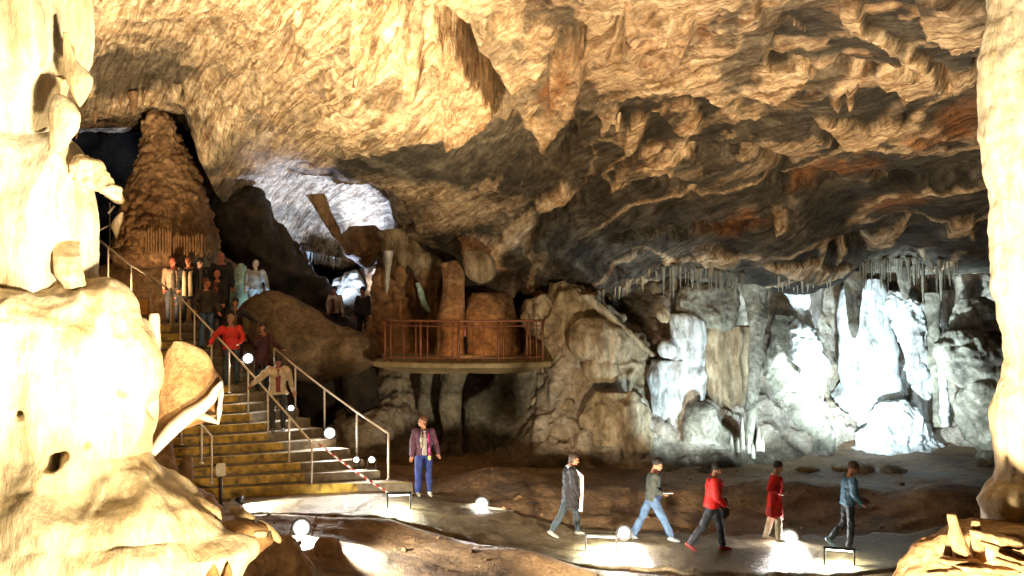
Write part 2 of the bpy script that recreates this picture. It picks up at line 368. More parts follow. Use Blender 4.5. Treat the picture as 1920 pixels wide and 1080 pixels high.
# ------------------------------------------------------------------ ceiling (one curved sheet, running back past its lower lip)
LIP = [(-500, 190), (100, 185), (170, 182), (260, 182), (330, 186), (352, 215), (372, 285), (386, 318), (430, 400), (520, 440), (570, 480), (640, 495), (700, 480), (735, 452), (765, 448), (800, 462), (835, 480), (862, 520), (905, 552), (960, 548), (1010, 530), (1040, 545), (1100, 560), (1160, 545), (1220, 512), (1270, 505), (1320, 512), (1390, 520), (1450, 525), (1500, 535), (1540, 528), (1590, 508), (1640, 495), (1700, 492), (1780, 496), (1900, 492), (2400, 480)]
cD = tps([(-400, -300, 12), (400, -300, 12.5), (1000, -300, 12), (1600, -300, 10.5), (2300, -300, 9.5), (-300, 0, 18), (200, 0, 20), (600, 0, 20), (960, 0, 19), (1400, 0, 17), (1800, 0, 15), (2300, 0, 14),
  (-300, 180, 27), (170, 170, 28), (260, 170, 30), (340, 190, 30), (600, 150, 24.5), (960, 150, 23), (1400, 150, 20.5), (1800, 150, 19), (2300, 150, 18),
  (400, 310, 30), (700, 300, 28), (960, 300, 26), (1400, 300, 24), (1800, 300, 22.5), (2300, 300, 22), (500, 350, 34), (620, 420, 37.5), (640, 490, 38.5), (560, 470, 40), (740, 440, 33.5), (830, 470, 31.5), (700, 370, 32), (900, 430, 30), (1100, 430, 28.5), (1400, 430, 26.5), (1800, 430, 25),
  (900, 545, 31.5), (1100, 550, 30), (1300, 508, 28.5), (1500, 530, 27.5), (1700, 492, 28.5), (1850, 492, 27.5), (2300, 490, 27)])
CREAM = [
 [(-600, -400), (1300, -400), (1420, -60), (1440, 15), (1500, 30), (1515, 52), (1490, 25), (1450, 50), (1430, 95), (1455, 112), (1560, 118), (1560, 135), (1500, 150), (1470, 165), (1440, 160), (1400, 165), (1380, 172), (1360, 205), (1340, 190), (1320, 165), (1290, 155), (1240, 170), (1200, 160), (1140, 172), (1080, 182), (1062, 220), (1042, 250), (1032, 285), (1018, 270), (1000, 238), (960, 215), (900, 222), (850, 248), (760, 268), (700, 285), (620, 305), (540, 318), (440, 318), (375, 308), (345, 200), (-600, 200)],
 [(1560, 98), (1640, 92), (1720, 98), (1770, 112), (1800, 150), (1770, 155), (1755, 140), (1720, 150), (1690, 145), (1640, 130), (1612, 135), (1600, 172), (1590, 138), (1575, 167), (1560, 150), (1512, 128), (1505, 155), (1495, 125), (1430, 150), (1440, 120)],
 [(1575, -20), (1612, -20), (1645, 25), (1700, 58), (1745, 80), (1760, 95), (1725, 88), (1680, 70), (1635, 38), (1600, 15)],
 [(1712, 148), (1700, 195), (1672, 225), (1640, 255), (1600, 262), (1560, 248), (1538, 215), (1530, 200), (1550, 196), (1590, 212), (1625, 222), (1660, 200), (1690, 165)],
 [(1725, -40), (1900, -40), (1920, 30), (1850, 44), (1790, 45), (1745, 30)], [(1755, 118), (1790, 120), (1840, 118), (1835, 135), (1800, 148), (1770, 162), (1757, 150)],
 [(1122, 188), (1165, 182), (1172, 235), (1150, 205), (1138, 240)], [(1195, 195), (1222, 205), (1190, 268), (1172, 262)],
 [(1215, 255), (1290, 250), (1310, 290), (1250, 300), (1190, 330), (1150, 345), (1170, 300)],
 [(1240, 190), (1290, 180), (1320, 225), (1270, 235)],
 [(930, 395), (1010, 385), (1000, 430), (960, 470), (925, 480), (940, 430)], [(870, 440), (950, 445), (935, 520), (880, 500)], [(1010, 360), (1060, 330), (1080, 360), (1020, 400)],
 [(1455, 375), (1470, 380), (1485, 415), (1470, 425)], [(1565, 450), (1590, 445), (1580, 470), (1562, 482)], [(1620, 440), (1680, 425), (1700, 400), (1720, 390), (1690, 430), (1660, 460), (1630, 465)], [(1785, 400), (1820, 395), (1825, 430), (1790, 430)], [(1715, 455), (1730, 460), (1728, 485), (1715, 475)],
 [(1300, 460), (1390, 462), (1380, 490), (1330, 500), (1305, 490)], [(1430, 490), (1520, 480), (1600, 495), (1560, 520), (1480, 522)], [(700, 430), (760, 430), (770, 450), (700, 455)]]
STAIN = [[(1850, 135), (1855, 235), (1790, 250), (1720, 262), (1690, 250), (1770, 200)], [(1475, 345), (1540, 308), (1590, 292), (1640, 280), (1665, 296), (1625, 318), (1540, 345), (1480, 362)], [(1290, 432), (1360, 405), (1450, 390), (1470, 405), (1380, 432), (1300, 448)], [(1600, 380), (1700, 350), (1760, 360), (1690, 395)], [(1295, 20), (1330, -10), (1340, 40), (1320, 50)], [(1000, 185), (1060, 60), (1080, 90), (1040, 200)], [(380, 260), (410, 230), (400, 262), (370, 300)]]
GROOVE = [([(640, -30), (760, 8), (830, 30), (862, 50), (890, 92), (912, 130), (945, 185)], 11, 1.0), ([(862, 46), (905, 50), (935, 42), (958, 24), (990, 28)], 7, .7), ([(738, 68), (752, 50), (770, 36), (795, 27), (835, 32)], 7, .7),
 ([(205, 84), (250, 84), (310, 88), (345, 90)], 4, .35), ([(300, 158), (335, 165)], 10, .8), ([(536, 25), (545, 55), (546, 110)], 12, .35), ([(1165, 25), (1178, 55), (1160, 75)], 9, .7), ([(1045, 40), (1075, 48)], 6, .4), ([(1092, 30), (1098, 70)], 6, .5), ([(385, 95), (378, 60)], 4, .3),
 ([(1150, 436), (1190, 430), (1240, 428), (1275, 438)], 8, .8), ([(1285, 275), (1340, 282), (1420, 272), (1470, 300)], 9, .55), ([(1300, 425), (1390, 420), (1480, 392)], 7, .5), ([(1530, 240), (1545, 232), (1580, 262), (1600, 275)], 8, .5), ([(1450, 95), (1540, 112), (1600, 98), (1740, 108)], 5, .4),
 ([(1762, 100), (1772, 130), (1776, 145)], 9, .6), ([(1838, 85), (1835, 110)], 8, .5), ([(1560, 455), (1620, 445)], 12, .6), ([(985, 450), (1030, 400), (1080, 370)], 12, .6), ([(1240, 330), (1300, 345)], 12, .5), ([(1700, 470), (1850, 470)], 10, .4), ([(915, 525), (960, 520)], 20, .9), ([(1060, 300), (1080, 230)], 8, .4), ([(1105, 480), (1150, 500)], 12, .5), ([(1440, 330), (1500, 345), (1560, 340)], 9, .5), ([(1650, 330), (1740, 325), (1830, 300)], 12, .5),
 ([(965, 210), (980, 220)], 6, .5), ([(760, 430), (768, 425)], 5, .4), ([(470, 330), (560, 328)], 4, .5)]
FLUTES = [[(818, 48), (862, 60), (905, 120), (930, 180), (905, 215), (880, 238), (835, 252), (832, 190), (820, 110)], [(1045, 55), (1085, 50), (1110, 60), (1098, 130), (1085, 180), (1040, 170), (1030, 110)], [(762, 50), (790, 45), (788, 140), (775, 165), (762, 120)], [(1180, -30), (1320, -30), (1300, 60), (1260, 90), (1200, 80)], [(670, 40), (720, 60), (715, 130), (680, 120)]]
def make_ceiling():
    px = np.arange(-420, 2340, 2.9); nt = 250
    lip = np.interp(px, [p[0] for p in LIP], [p[1] for p in LIP])
    ker = np.hanning(7); ker /= ker.sum(); lip = np.convolve(np.pad(lip, 3, 'edge'), ker, 'valid')
    t = np.concatenate([np.linspace(0, 1, nt)**.8, 1+np.linspace(.02, 1, 26)**1.5])
    PX = np.repeat(px[None], len(t), 0); tt = np.minimum(t, 1)[:, None]
    PY = -300+(lip[None]+300)*tt
    lipn = 7*ridged(np.stack([px/40, px*0, px*0+3], -1), 1, 3)
    PY = PY+lipn[None]*(tt**6)
    Dm = cD(PX, PY)
    V = np.stack([(PX-960)/F*Dm, Dm, CZ+(540-PY)/F*Dm], -1)
    back = np.clip(t-1, 0, 9)[:, None]
    V[..., 1] += back*9.0; V[..., 2] += back*.6-(np.sin(np.clip(back*9, 0, PI)))*.12*(back > 0)
    # masks in the sheet's own coordinates, edges broken by noise
    wx = PX+14*fbm(V, .9, 4, off=5)+4*fbm(V, 4, 2); wy = PY+14*fbm(V, .9, 4, off=9)+4*fbm(V, 4, 2, off=3)
    mask = np.zeros(PX.shape)
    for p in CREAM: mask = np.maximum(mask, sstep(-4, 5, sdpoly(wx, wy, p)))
    rot = np.array([[.8, 0, .6], [0, 1, 0], [-.6, 0, .8]]); Vr = V @ rot.T
    th0 = .46+.14*sstep(850, 1250, PX); Sm = np.stack([V[..., 0]*np.cos(th0)+V[..., 1]*np.sin(th0), (-V[..., 0]*np.sin(th0)+V[..., 1]*np.cos(th0))*.3, V[..., 2]], -1)
    patch = sstep(.44, .52, fbm(Sm, .8, 5, off=21, g=.62))
    veins = sstep(.90, .97, ridged(Sm+.3*np.stack([fbm(V, .7, 3)]*3, -1), .5, 1, off=55))*sstep(1000, 1250, PX)
    mask0 = mask.copy()
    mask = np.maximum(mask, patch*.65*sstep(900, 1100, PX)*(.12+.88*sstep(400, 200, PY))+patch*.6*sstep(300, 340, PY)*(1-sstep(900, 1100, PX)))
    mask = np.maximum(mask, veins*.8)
    mask = np.maximum(mask, sstep(-12, 14, sdpoly(wx, wy, [(420, 325), (600, 320), (760, 335), (900, 350), (1000, 365), (960, 400), (860, 420), (770, 450), (700, 500), (640, 520), (400, 520), (380, 350)])))  # grey far roof painted pale so the blue lit recess looks brighter
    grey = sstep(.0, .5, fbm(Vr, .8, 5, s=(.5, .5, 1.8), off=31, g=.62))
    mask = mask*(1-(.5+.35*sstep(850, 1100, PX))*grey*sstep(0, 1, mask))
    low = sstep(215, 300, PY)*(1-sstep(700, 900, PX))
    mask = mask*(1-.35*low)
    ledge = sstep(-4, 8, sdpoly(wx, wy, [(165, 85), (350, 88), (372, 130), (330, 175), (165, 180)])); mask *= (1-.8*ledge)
    stain_tint = np.zeros(PX.shape)
    for p in STAIN: stain_tint = np.maximum(stain_tint, sstep(-8, 10, sdpoly(wx, wy, p)))
    stain_tint = np.clip(stain_tint*(.55+.5*fbm(V, 1.5, 3, off=40)), 0, .85)
    fringe = np.clip(1-np.abs(mask-.5)*3, 0, 1)*.35*sstep(1000, 1200, PX)
    stain_tint = np.maximum(stain_tint, fringe*sstep(-.1, .4, fbm(V, .8, 3, off=60)))
    fl = np.zeros(PX.shape)
    for p in FLUTES: fl = np.maximum(fl, sstep(-5, 6, sdpoly(wx*.5+PX*.5, wy*.5+PY*.5, p)))
    N = gnormals(V); s = np.where(((V-np.array([0, 0, CZ]))*N).sum(-1) > 0, -1, 1); N = N*s[..., None]
    th_ = .46+.14*sstep(850, 1250, PX); U_ = V[..., 0]*np.cos(th_)+V[..., 1]*np.sin(th_); Al = -V[..., 0]*np.sin(th_)+V[..., 1]*np.cos(th_)
    S_ = np.stack([U_, Al*.22, V[..., 2]*.8], -1); right = sstep(900, 1250, PX)
    d = .24*fbm(V, .26, 3, off=2)+(.07-.005*right)*ridged(S_, 1.0, 5, off=8, g=.58)+(.04-.012*right)*fbm(V, 3.2, 4, off=14, g=.62)+.03*ridged(S_, 3.2, 4, off=18)
    d += .08*ridged(S_, .42, 3, off=77)*right*sstep(120, 330, PY)
    d += .15*mask0*sstep(900, 1050, PX)+.04*mask
    drip = ridged(V, 2.4, 2, s=(1, 1, .08), off=4)
    d += fl*(.28+.10*ridged(V, 3.2, 2, s=(1, 1, .05), off=6))+.03*drip*mask
    d -= .8*sstep(-20, 60, sdpoly(wx, wy, [(420, 332), (600, 326), (700, 334), (740, 360), (760, 440), (700, 520), (400, 520)]))
    for pts, wd, dep in GROOVE: d -= dep*np.exp(-(dline(wx*.6+PX*.4, wy*.6+PY*.4, pts)/wd)**2)
    d *= (1-.65*np.minimum(tt, 1)**14)
    V = V+N*d[..., None]
    n, m = PX.shape; f = grid_faces(n, m)
    mesh_obj('ceiling', V.reshape(-1, 3), f, M['ceiling'], attrs={'mask': np.clip(np.maximum(mask, fl*.95), 0, 1), 'stain_tint': np.clip(np.maximum(stain_tint, .25*fl), 0, 1)})['kind'] = 'structure'
make_ceiling()

# ------------------------------------------------------------------ rock wall behind platform, under it and along the right
wD = tps([(540, 420, 52), (540, 640, 46), (660, 440, 48), (650, 520, 44), (650, 640, 40), (540, 760, 40), (700, 450, 40), (650, 760, 31), (560, 880, 30.5), (720, 480, 34.5), (720, 640, 33.5), (760, 860, 30), (850, 520, 34), (850, 660, 33), (850, 760, 31), (850, 860, 29.8), (950, 560, 33.5), (950, 660, 32), (960, 760, 30), (960, 870, 28.6),
  (1060, 560, 30.5), (1060, 650, 29.3), (1060, 800, 28.6), (1060, 930, 26.2), (1200, 540, 31.5), (1200, 700, 30), (1200, 880, 27.8), (1200, 930, 26.4), (1330, 520, 31.6), (1330, 700, 30.3), (1330, 850, 28.6), (1340, 930, 26.6), (1460, 540, 33), (1460, 700, 31.8), (1460, 860, 29.3), (1460, 930, 27), (1600, 520, 34.5), (1600, 700, 34.0), (1600, 850, 31.5), (1600, 930, 27), (1760, 520, 34.5), (1760, 700, 33), (1760, 860, 30.6), (1760, 930, 27), (1880, 520, 33), (1880, 700, 31.5), (1880, 860, 30.5), (2100, 520, 33), (2100, 880, 30), (2100, 930, 28)])
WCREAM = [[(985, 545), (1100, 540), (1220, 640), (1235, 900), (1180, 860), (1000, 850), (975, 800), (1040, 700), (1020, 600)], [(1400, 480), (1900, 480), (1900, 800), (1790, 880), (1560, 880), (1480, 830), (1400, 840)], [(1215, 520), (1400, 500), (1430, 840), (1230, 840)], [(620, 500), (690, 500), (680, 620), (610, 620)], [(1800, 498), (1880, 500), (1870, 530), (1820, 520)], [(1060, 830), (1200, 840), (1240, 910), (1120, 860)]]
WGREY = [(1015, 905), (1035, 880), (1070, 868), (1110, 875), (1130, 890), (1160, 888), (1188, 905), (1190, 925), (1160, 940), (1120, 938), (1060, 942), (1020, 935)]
def make_wall():
    px = np.arange(520, 2140, 3.0); py = np.arange(420, 948, 3.0); PX, PY = np.meshgrid(px, py)
    Dm = wD(PX, PY)
    V = np.stack([(PX-960)/F*Dm, Dm, CZ+(540-PY)/F*Dm], -1)
    wx = PX+16*fbm(V, .7, 4, off=5); wy = PY+16*fbm(V, .7, 4, off=9)
    mask = np.zeros(PX.shape)
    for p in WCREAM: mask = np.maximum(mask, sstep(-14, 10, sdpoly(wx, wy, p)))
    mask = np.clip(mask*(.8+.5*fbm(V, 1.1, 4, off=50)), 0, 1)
    mask = np.maximum(mask, .5*sstep(-20, 20, sdpoly(wx, wy, [(600, 700), (1030, 700), (1030, 870), (600, 870)])))  # wall under the deck painted paler to look moderately lit
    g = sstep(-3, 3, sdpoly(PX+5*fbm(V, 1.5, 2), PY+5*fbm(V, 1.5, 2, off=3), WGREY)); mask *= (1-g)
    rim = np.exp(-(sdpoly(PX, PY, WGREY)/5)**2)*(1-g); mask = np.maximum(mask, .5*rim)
    stain_tint = sstep(-30, 30, sdpoly(wx, wy, [(560, 500), (1010, 540), (1080, 640), (1000, 690), (690, 690), (560, 640)]))*.75  # orange light behind the platform, painted into the wall colour
    stain_tint = np.clip(stain_tint*(.7+.6*fbm(V, 1, 3, off=70)), 0, .9)
    N = gnormals(V); s = np.where(((V-np.array([0, 0, CZ]))*N).sum(-1) > 0, -1, 1); N = N*s[..., None]
    d = .38*fbm(V, .45, 4, off=22)+.10*(billow(V, 1.3, 3, off=12)+.3)+.05*fbm(V, 4, 3, off=1)+.12*ridged(V, 1.6, 3, s=(1, 1, .22), off=44)*sstep(900, 840, PY)
    d -= .35*g
    d += .30*ridged(V+.25*np.stack([fbm(V, .6, 3)]*3, -1), .75, 3, s=(1, 1, .12), off=91)*sstep(1210, 1260, PX)*sstep(860, 780, PY)
    d *= sstep(950, 900, PY)*.85+.15
    V = V+N*d[..., None]
    mesh_obj('rock_wall', V.reshape(-1, 3), grid_faces(*PX.shape), M['wall'], attrs={'mask': mask, 'stain_tint': stain_tint})['kind'] = 'structure'
    # far dark wall closing the hall on the left and behind everything
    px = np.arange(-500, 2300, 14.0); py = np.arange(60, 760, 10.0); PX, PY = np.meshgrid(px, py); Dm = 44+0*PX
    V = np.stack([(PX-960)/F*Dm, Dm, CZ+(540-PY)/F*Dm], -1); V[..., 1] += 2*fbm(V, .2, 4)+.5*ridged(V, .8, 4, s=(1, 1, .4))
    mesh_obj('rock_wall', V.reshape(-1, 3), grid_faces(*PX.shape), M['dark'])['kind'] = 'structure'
make_wall()

# ------------------------------------------------------------------ cave floor and path
def W(px, py, D): return P3(px, py, D)
fc = []
for px, py, D in [(372, 928, 23.6), (450, 940, 23.3), (600, 936, 23.6), (740, 930, 23.9), (790, 930, 24.3), (900, 965, 23.2), (1070, 1000, 22.8), (1220, 1015, 22.3), (1335, 1040, 21.6), (1450, 1025, 22.3), (1590, 1030, 22.0), (1700, 1025, 22.2), (1850, 1015, 22.3),
   (900, 850, 29.9), (760, 860, 29.2), (1000, 905, 25.8), (1200, 915, 25.6), (1400, 905, 26), (1600, 902, 26.2), (1800, 890, 26.6), (1000, 880, 27.8), (1300, 880, 28), (1600, 880, 28.6), (1850, 870, 29.2),
   (600, 1000, 21.0), (700, 1015, 21.2), (600, 1060, 19.2), (800, 1075, 19.8), (1000, 1070, 20.8), (1200, 1075, 20.7), (1500, 1080, 20.9), (1750, 1070, 20.6)]:
    fc.append(W(px, py, D))
for X, Y, Z in [(-9, 23, .9), (-12, 20, 1.2), (-10, 27, 1.2), (-8, 30, 1.0), (-14, 32, 2), (0, 33, .7), (8, 33, .7), (14, 33, .8), (16, 25, .6), (16, 20, .4), (-10, 12, .5), (0, 14, -.9), (8, 14, -.8), (14, 14, -.3), (0, 6, -1), (10, 6, -1), (-10, 6, 0), (-6, 17, .1), (-5, 38, 1), (10, 38, 1)]:
    fc.append((X, Y, Z))
_fz = tps([(X*30, Y*30, Z) for X, Y, Z in fc])
PATHC = [W(430, 955, 22.9), W(600, 948, 23.2), W(760, 948, 23.4), W(900, 972, 22.8), W(1040, 1004, 22.2), W(1200, 1026, 21.8), W(1335, 1038, 21.6), W(1450, 1036, 21.9), W(1600, 1036, 21.7), W(1750, 1028, 22.0), W(1950, 1010, 22.6), W(2150, 1000, 23)]
_pc = np.array(PATHC)
def path_d(X, Y): return dline(X, Y, [tuple(p[:2]) for p in _pc])
HUMPS = [(W(740, 985, 21.9), 1.3, .6, .16), (W(930, 1022, 21.2), 1.6, .7, .22), (W(1000, 1050, 20.6), 1.0, .5, .2), (W(930, 915, 25.3), 1.1, .8, .42), (W(850, 890, 27), 1.6, 1, .3), (W(1760, 965, 24.4), 1.2, .7, .35), (W(1300, 930, 24.8), 2, .7, .22), (W(1500, 920, 25), 1.5, .7, .25), (W(660, 1045, 19.9), .9, .5, .2), (W(1120, 940, 24.6), 1.2, .6, .2), (W(520, 965, 22.0), .8, .35, .12)]
def zfloor(X, Y, bumps=True):
    X = np.asarray(X, float); Y = np.asarray(Y, float); z = _fz(X*30, Y*30)
    pd = path_d(X, Y); off = sstep(.9, 1.6, pd)
    for (c, sx, sy, h) in HUMPS: z = z+off*h*np.exp(-((X-c[0])/sx)**2-((Y-c[1])/sy)**2)
    if bumps:
        P = np.stack([X, Y, 0*X], -1); wob = fbm(P, .5, 3, off=66)
        z = z+off*(.10*fbm(P, .55, 3, off=3, s=(.6, 1.2, 1))+.022*ridged(P+wob[..., None]*.5, 1.1, 3, s=(.35, 1.2, 1), off=8)+.012*fbm(P, 6, 4))+(1-off)*(-.02)
    return z
def make_floor():
    X, Y = np.meshgrid(np.arange(-17, 18, .055), np.concatenate([np.arange(3, 17, .3), np.arange(17, 27, .045), np.arange(27, 45, .15)]))
    Z = zfloor(X, Y); V = np.stack([X, Y, Z], -1)
    mask = sstep(.1, .6, fbm(V, .5, 4, s=(.7, 1.5, 1), off=90))*.5
    mesh_obj('cave_floor', V.reshape(-1, 3), grid_faces(*X.shape), M['floor'], attrs={'mask': mask, 'stain_tint': 0*mask})['kind'] = 'structure'
    # path ribbon
    t = np.linspace(0, 1, 420); k = np.linspace(0, 1, len(_pc)); c = np.stack([np.interp(t, k, _pc[:, i]) for i in range(3)], -1)
    for _ in range(30): c[1:-1] = (c[:-2]+c[1:-1]*2+c[2:])/4
    tg = np.gradient(c, axis=0); nx = np.stack([-tg[:, 1], tg[:, 0]], -1); nx /= np.linalg.norm(nx, axis=1)[:, None]
    u = np.concatenate([[-1.0], np.linspace(-1, 1, 22), [1.0]]); wd = .95+.18*fbm(np.stack([t*30, t*0, t*0], -1), 1, 2)
    X = c[:, 0][:, None]+nx[:, 0][:, None]*u*wd[:, None]; Y = c[:, 1][:, None]+nx[:, 1][:, None]*u*wd[:, None]
    Z = zfloor(X, Y, False)+.03; P = np.stack([X, Y, 0*X], -1); Z = Z+.008*fbm(P, 3, 3)
    Z[:, 0] -= .2; Z[:, -1] -= .2
    mesh_obj('path', np.stack([X, Y, Z], -1).reshape(-1, 3), grid_faces(*X.shape), M['path'])['kind'] = 'structure'
make_floor()
def ground(X, Y): return float(zfloor(np.array([X]), np.array([Y]))[0])
def on_path(px, py):     # world point on the ground seen at this pixel
    lo, hi = 12.0, 40.0
    for _ in range(40):
        D = (lo+hi)/2; X, Y, Z = P3(px, py, D)
        if Z > ground(X, Y)+.015: lo = D
        else: hi = D
    return Vector(P3(px, py, lo))

#@@F0
# ------------------------------------------------------------------ free-standing and hanging formations
G = dict
# left: dark recess, cone, dark flank, bank above the stairs
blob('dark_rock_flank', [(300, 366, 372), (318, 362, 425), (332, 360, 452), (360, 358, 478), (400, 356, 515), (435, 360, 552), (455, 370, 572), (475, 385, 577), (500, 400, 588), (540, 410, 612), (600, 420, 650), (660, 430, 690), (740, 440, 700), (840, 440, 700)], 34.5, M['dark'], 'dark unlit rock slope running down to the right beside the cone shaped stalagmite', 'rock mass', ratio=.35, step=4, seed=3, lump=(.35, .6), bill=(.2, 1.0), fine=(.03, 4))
blob('cone_stalagmite', [(206, 283, 296), (212, 275, 312), (225, 271, 324), (250, 269, 336), (290, 264, 354), (320, 252, 366), (350, 240, 376), (380, 232, 386), (420, 226, 396), (450, 220, 404), (478, 214, 410), (490, 222, 406), (498, 240, 390)], 31.5, M['brown'], 'tall brown cone stalagmite with scaly ledges and a fringe of drips at its foot', 'stalagmite', ratio=.9, step=2.2, seed=5, lump=(.10, 1.2), bill=(.07, 3.0), terr=(.015, 2.2), flute=(.03, 3.2), fine=(.03, 7))
for k in range(26):
    x = 258+k*5.2+random.uniform(-1, 1); y0 = 428+(k > 12)*12+random.uniform(-4, 4); y1 = 484+random.uniform(-8, 3)-(k > 12)*3
    blob('drip_column', [(y0, x-2.2, x+2.2), ((y0+y1)/2, x-1.7, x+1.8), (y1, x-1.5, x+1.5)], 31.5-1.45*math.sqrt(max(.1, 1-((x-310)/92)**2)), M['brown'], 'thin vertical drip column in the fringe at the foot of the brown cone stalagmite', 'drip column', 'drip columns at the foot of the cone', ratio=1, step=6, seed=k, lump=(.01, 3), smoothrows=0)
blob('rock_bank', [(486, 215, 420), (496, 190, 445), (510, 165, 470), (540, 150, 500), (580, 140, 520), (640, 130, 540), (760, 130, 560), (860, 130, 560)], 33.0, M['brown'], 'low brown rock bank below the cone stalagmite behind the top of the stairs', 'rock bank', ratio=.3, dmax=1.6, step=4, seed=7, lump=(.15, .8), fine=(.03, 5))
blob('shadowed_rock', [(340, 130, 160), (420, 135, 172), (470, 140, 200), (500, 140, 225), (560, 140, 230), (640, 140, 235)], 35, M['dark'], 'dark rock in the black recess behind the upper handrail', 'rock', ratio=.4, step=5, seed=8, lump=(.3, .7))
for (x, y0, y1, wd, s) in [(178, 165, 232, 18, 1), (143, 190, 262, 16, 2), (226, 172, 205, 8, 3), (250, 172, 216, 18, 4), (268, 176, 200, 7, 5), (210, 178, 196, 6, 6)]:
    spike('stalactite', x, y0, y1, wd, 29.5, M['brown'], {178: 'broad orange stalactite hanging beside the bright fluted column', 143: 'orange stalactite half hidden behind the bright fluted column', 250: 'stubby tan stalactite hanging over the dark recess left of the cone'}.get(x, 'very small stalactite hanging over the dark recess left of the cone'), 'stalactite', None if x in (178, 143, 250) else 'small stalactites over the dark recess', seed=s)
blob('pale_rock', [(362, 196, 214), (368, 195, 228), (376, 208, 232), (382, 222, 230)], 27, M['near'], 'small pale rock jutting into the dark recess above the handrail', 'rock', step=3, seed=2, lump=(.04, 2))
blob('pale_rock', [(398, 226, 232), (410, 214, 230), (425, 206, 226), (440, 214, 222), (444, 217, 219)], 27, M['near'], 'pale pointed rock sliver hanging beside the upper handrail', 'rock', step=3, seed=3, lump=(.04, 2))
spike('rock_rib', 590, 365, 470, 34, 33.2, M['brown'], 'brown rock rib crossing the blue lit far roof', 'rock rib', lean=58, seed=4)
blob('hanging_rock', [(425, 655, 700), (440, 640, 722), (460, 640, 728), (480, 648, 722), (498, 668, 706), (505, 680, 696)], 34.0, M['brown'], 'rounded brown rock hanging at the edge of the blue lit roof', 'hanging rock', step=3, seed=14, lump=(.1, 1), fine=(.02, 6))
# boulder
blob('boulder', [(546, 498, 522), (551, 478, 545), (560, 464, 562), (578, 450, 590), (600, 447, 615), (618, 452, 655), (626, 456, 685), (640, 466, 702), (658, 480, 711), (675, 497, 712), (690, 518, 690), (702, 540, 655), (712, 562, 618), (716, 580, 600)], 29.5, M['boulder'], 'huge smooth brown wedge shaped boulder beside the top of the stairs', 'boulder', ratio=.55, dmax=1.5, step=3, seed=9, lump=(.12, .7), bill=(.03, 1.5), fine=(.012, 7))
blob('boulder', [(690, 600, 650), (705, 560, 690), (740, 555, 700), (800, 570, 700), (870, 590, 690)], 31.2, M['dark'], 'dark rock under the big brown boulder', 'boulder', ratio=.4, step=4, seed=10, lump=(.25, .8))
blob('lit_rock', [(508, 640, 668), (525, 622, 684), (560, 612, 688), (600, 615, 680), (630, 625, 672), (645, 640, 660)], 37.6, M['grey'], 'pale lit rock deep in the passage between the boulder and the platform', 'rock', step=3, seed=11, lump=(.15, 1), bill=(.08, 2.5))
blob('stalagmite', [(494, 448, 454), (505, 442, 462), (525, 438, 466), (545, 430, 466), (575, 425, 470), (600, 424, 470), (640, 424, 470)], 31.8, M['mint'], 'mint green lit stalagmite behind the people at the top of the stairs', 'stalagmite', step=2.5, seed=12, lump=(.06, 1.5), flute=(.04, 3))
# formations behind the platform
blob('flowstone_column', [(492, 826, 852), (500, 832, 862), (520, 831, 866), (560, 829, 866), (600, 826, 866), (640, 820, 866), (665, 812, 868), (690, 805, 872)], 31.0, M['brown'], 'tall fluted orange column just behind the platform railing', 'column', step=2.3, seed=21, lump=(.05, 1), flute=(.06, 2.4), ratio=.8)
blob('dome_rock', [(548, 886, 950), (556, 880, 962), (575, 878, 965), (590, 876, 970), (620, 874, 974), (660, 874, 976), (690, 872, 978)], 31.2, M['brown'], 'squat rounded orange dome of rock right of the fluted column', 'rock dome', step=2.6, seed=22, lump=(.08, .8), bill=(.03, 1.5))
blob('flowstone_lump', [(505, 712, 728), (520, 702, 745), (550, 698, 762), (590, 692, 768), (640, 684, 770), (680, 680, 772)], 32.2, M['brown'], 'knobbly orange rock left of the fluted column', 'rock', step=2.6, seed=23, lump=(.14, 1.2), bill=(.09, 2.2), flute=(.03, 3))
blob('flowstone_lump', [(498, 742, 756), (508, 735, 766), (525, 736, 767), (540, 745, 760)], 31.6, M['brown'], 'round orange knob of rock above the platform railing', 'rock', step=2.6, seed=24)
blob('hanging_drapery', [(432, 716, 748), (450, 720, 775), (470, 722, 800), (490, 724, 832), (505, 726, 790), (520, 724, 760)], 32.6, M['tan'], 'ragged tan drapery hanging from the roof left of the fluted column', 'drapery', step=2.3, seed=25, ratio=.35, lump=(.12, 1.2), flute=(.1, 2.6))
blob('hanging_drapery', [(470, 770, 800), (500, 775, 832), (530, 780, 825), (560, 790, 818), (600, 785, 830), (660, 778, 836)], 32.8, M['brown'], 'folded brown rock curtain directly behind the fluted column', 'drapery', step=2.6, seed=26, ratio=.4, lump=(.14, 1.2), flute=(.1, 2.2))
spike('stalactite', 729, 470, 552, 15, 31.6, M['white'], 'pale pillar like stalactite left of the fluted column', 'stalactite', seed=4, lean=-4)
spike('stalactite', 750, 560, 604, 10, 31.2, M['brown'], 'little brown drip pillar standing behind the left end of the railing', 'stalactite', seed=5, up=True)
blob('lit_sliver', [(530, 779, 786), (545, 782, 795), (560, 786, 797), (575, 792, 806), (584, 800, 808)], 32.1, M['mint'], 'small mint green lit sliver of rock above the railing', 'rock', step=2.5, seed=6, lump=(.03, 3))  # green glow is only its base colour, no green lamp here
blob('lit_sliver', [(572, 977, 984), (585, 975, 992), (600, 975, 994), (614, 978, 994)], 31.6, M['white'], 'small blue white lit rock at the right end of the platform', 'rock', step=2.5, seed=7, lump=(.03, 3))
blob('hanging_rock', [(470, 868, 900), (490, 862, 925), (512, 872, 928), (526, 885, 918), (532, 898, 908)], 29.5, M['tan'], 'bulging tan rock hanging over the dark gap above the dome', 'hanging rock', step=2.8, seed=31, lump=(.08, 1), flute=(.03, 3))
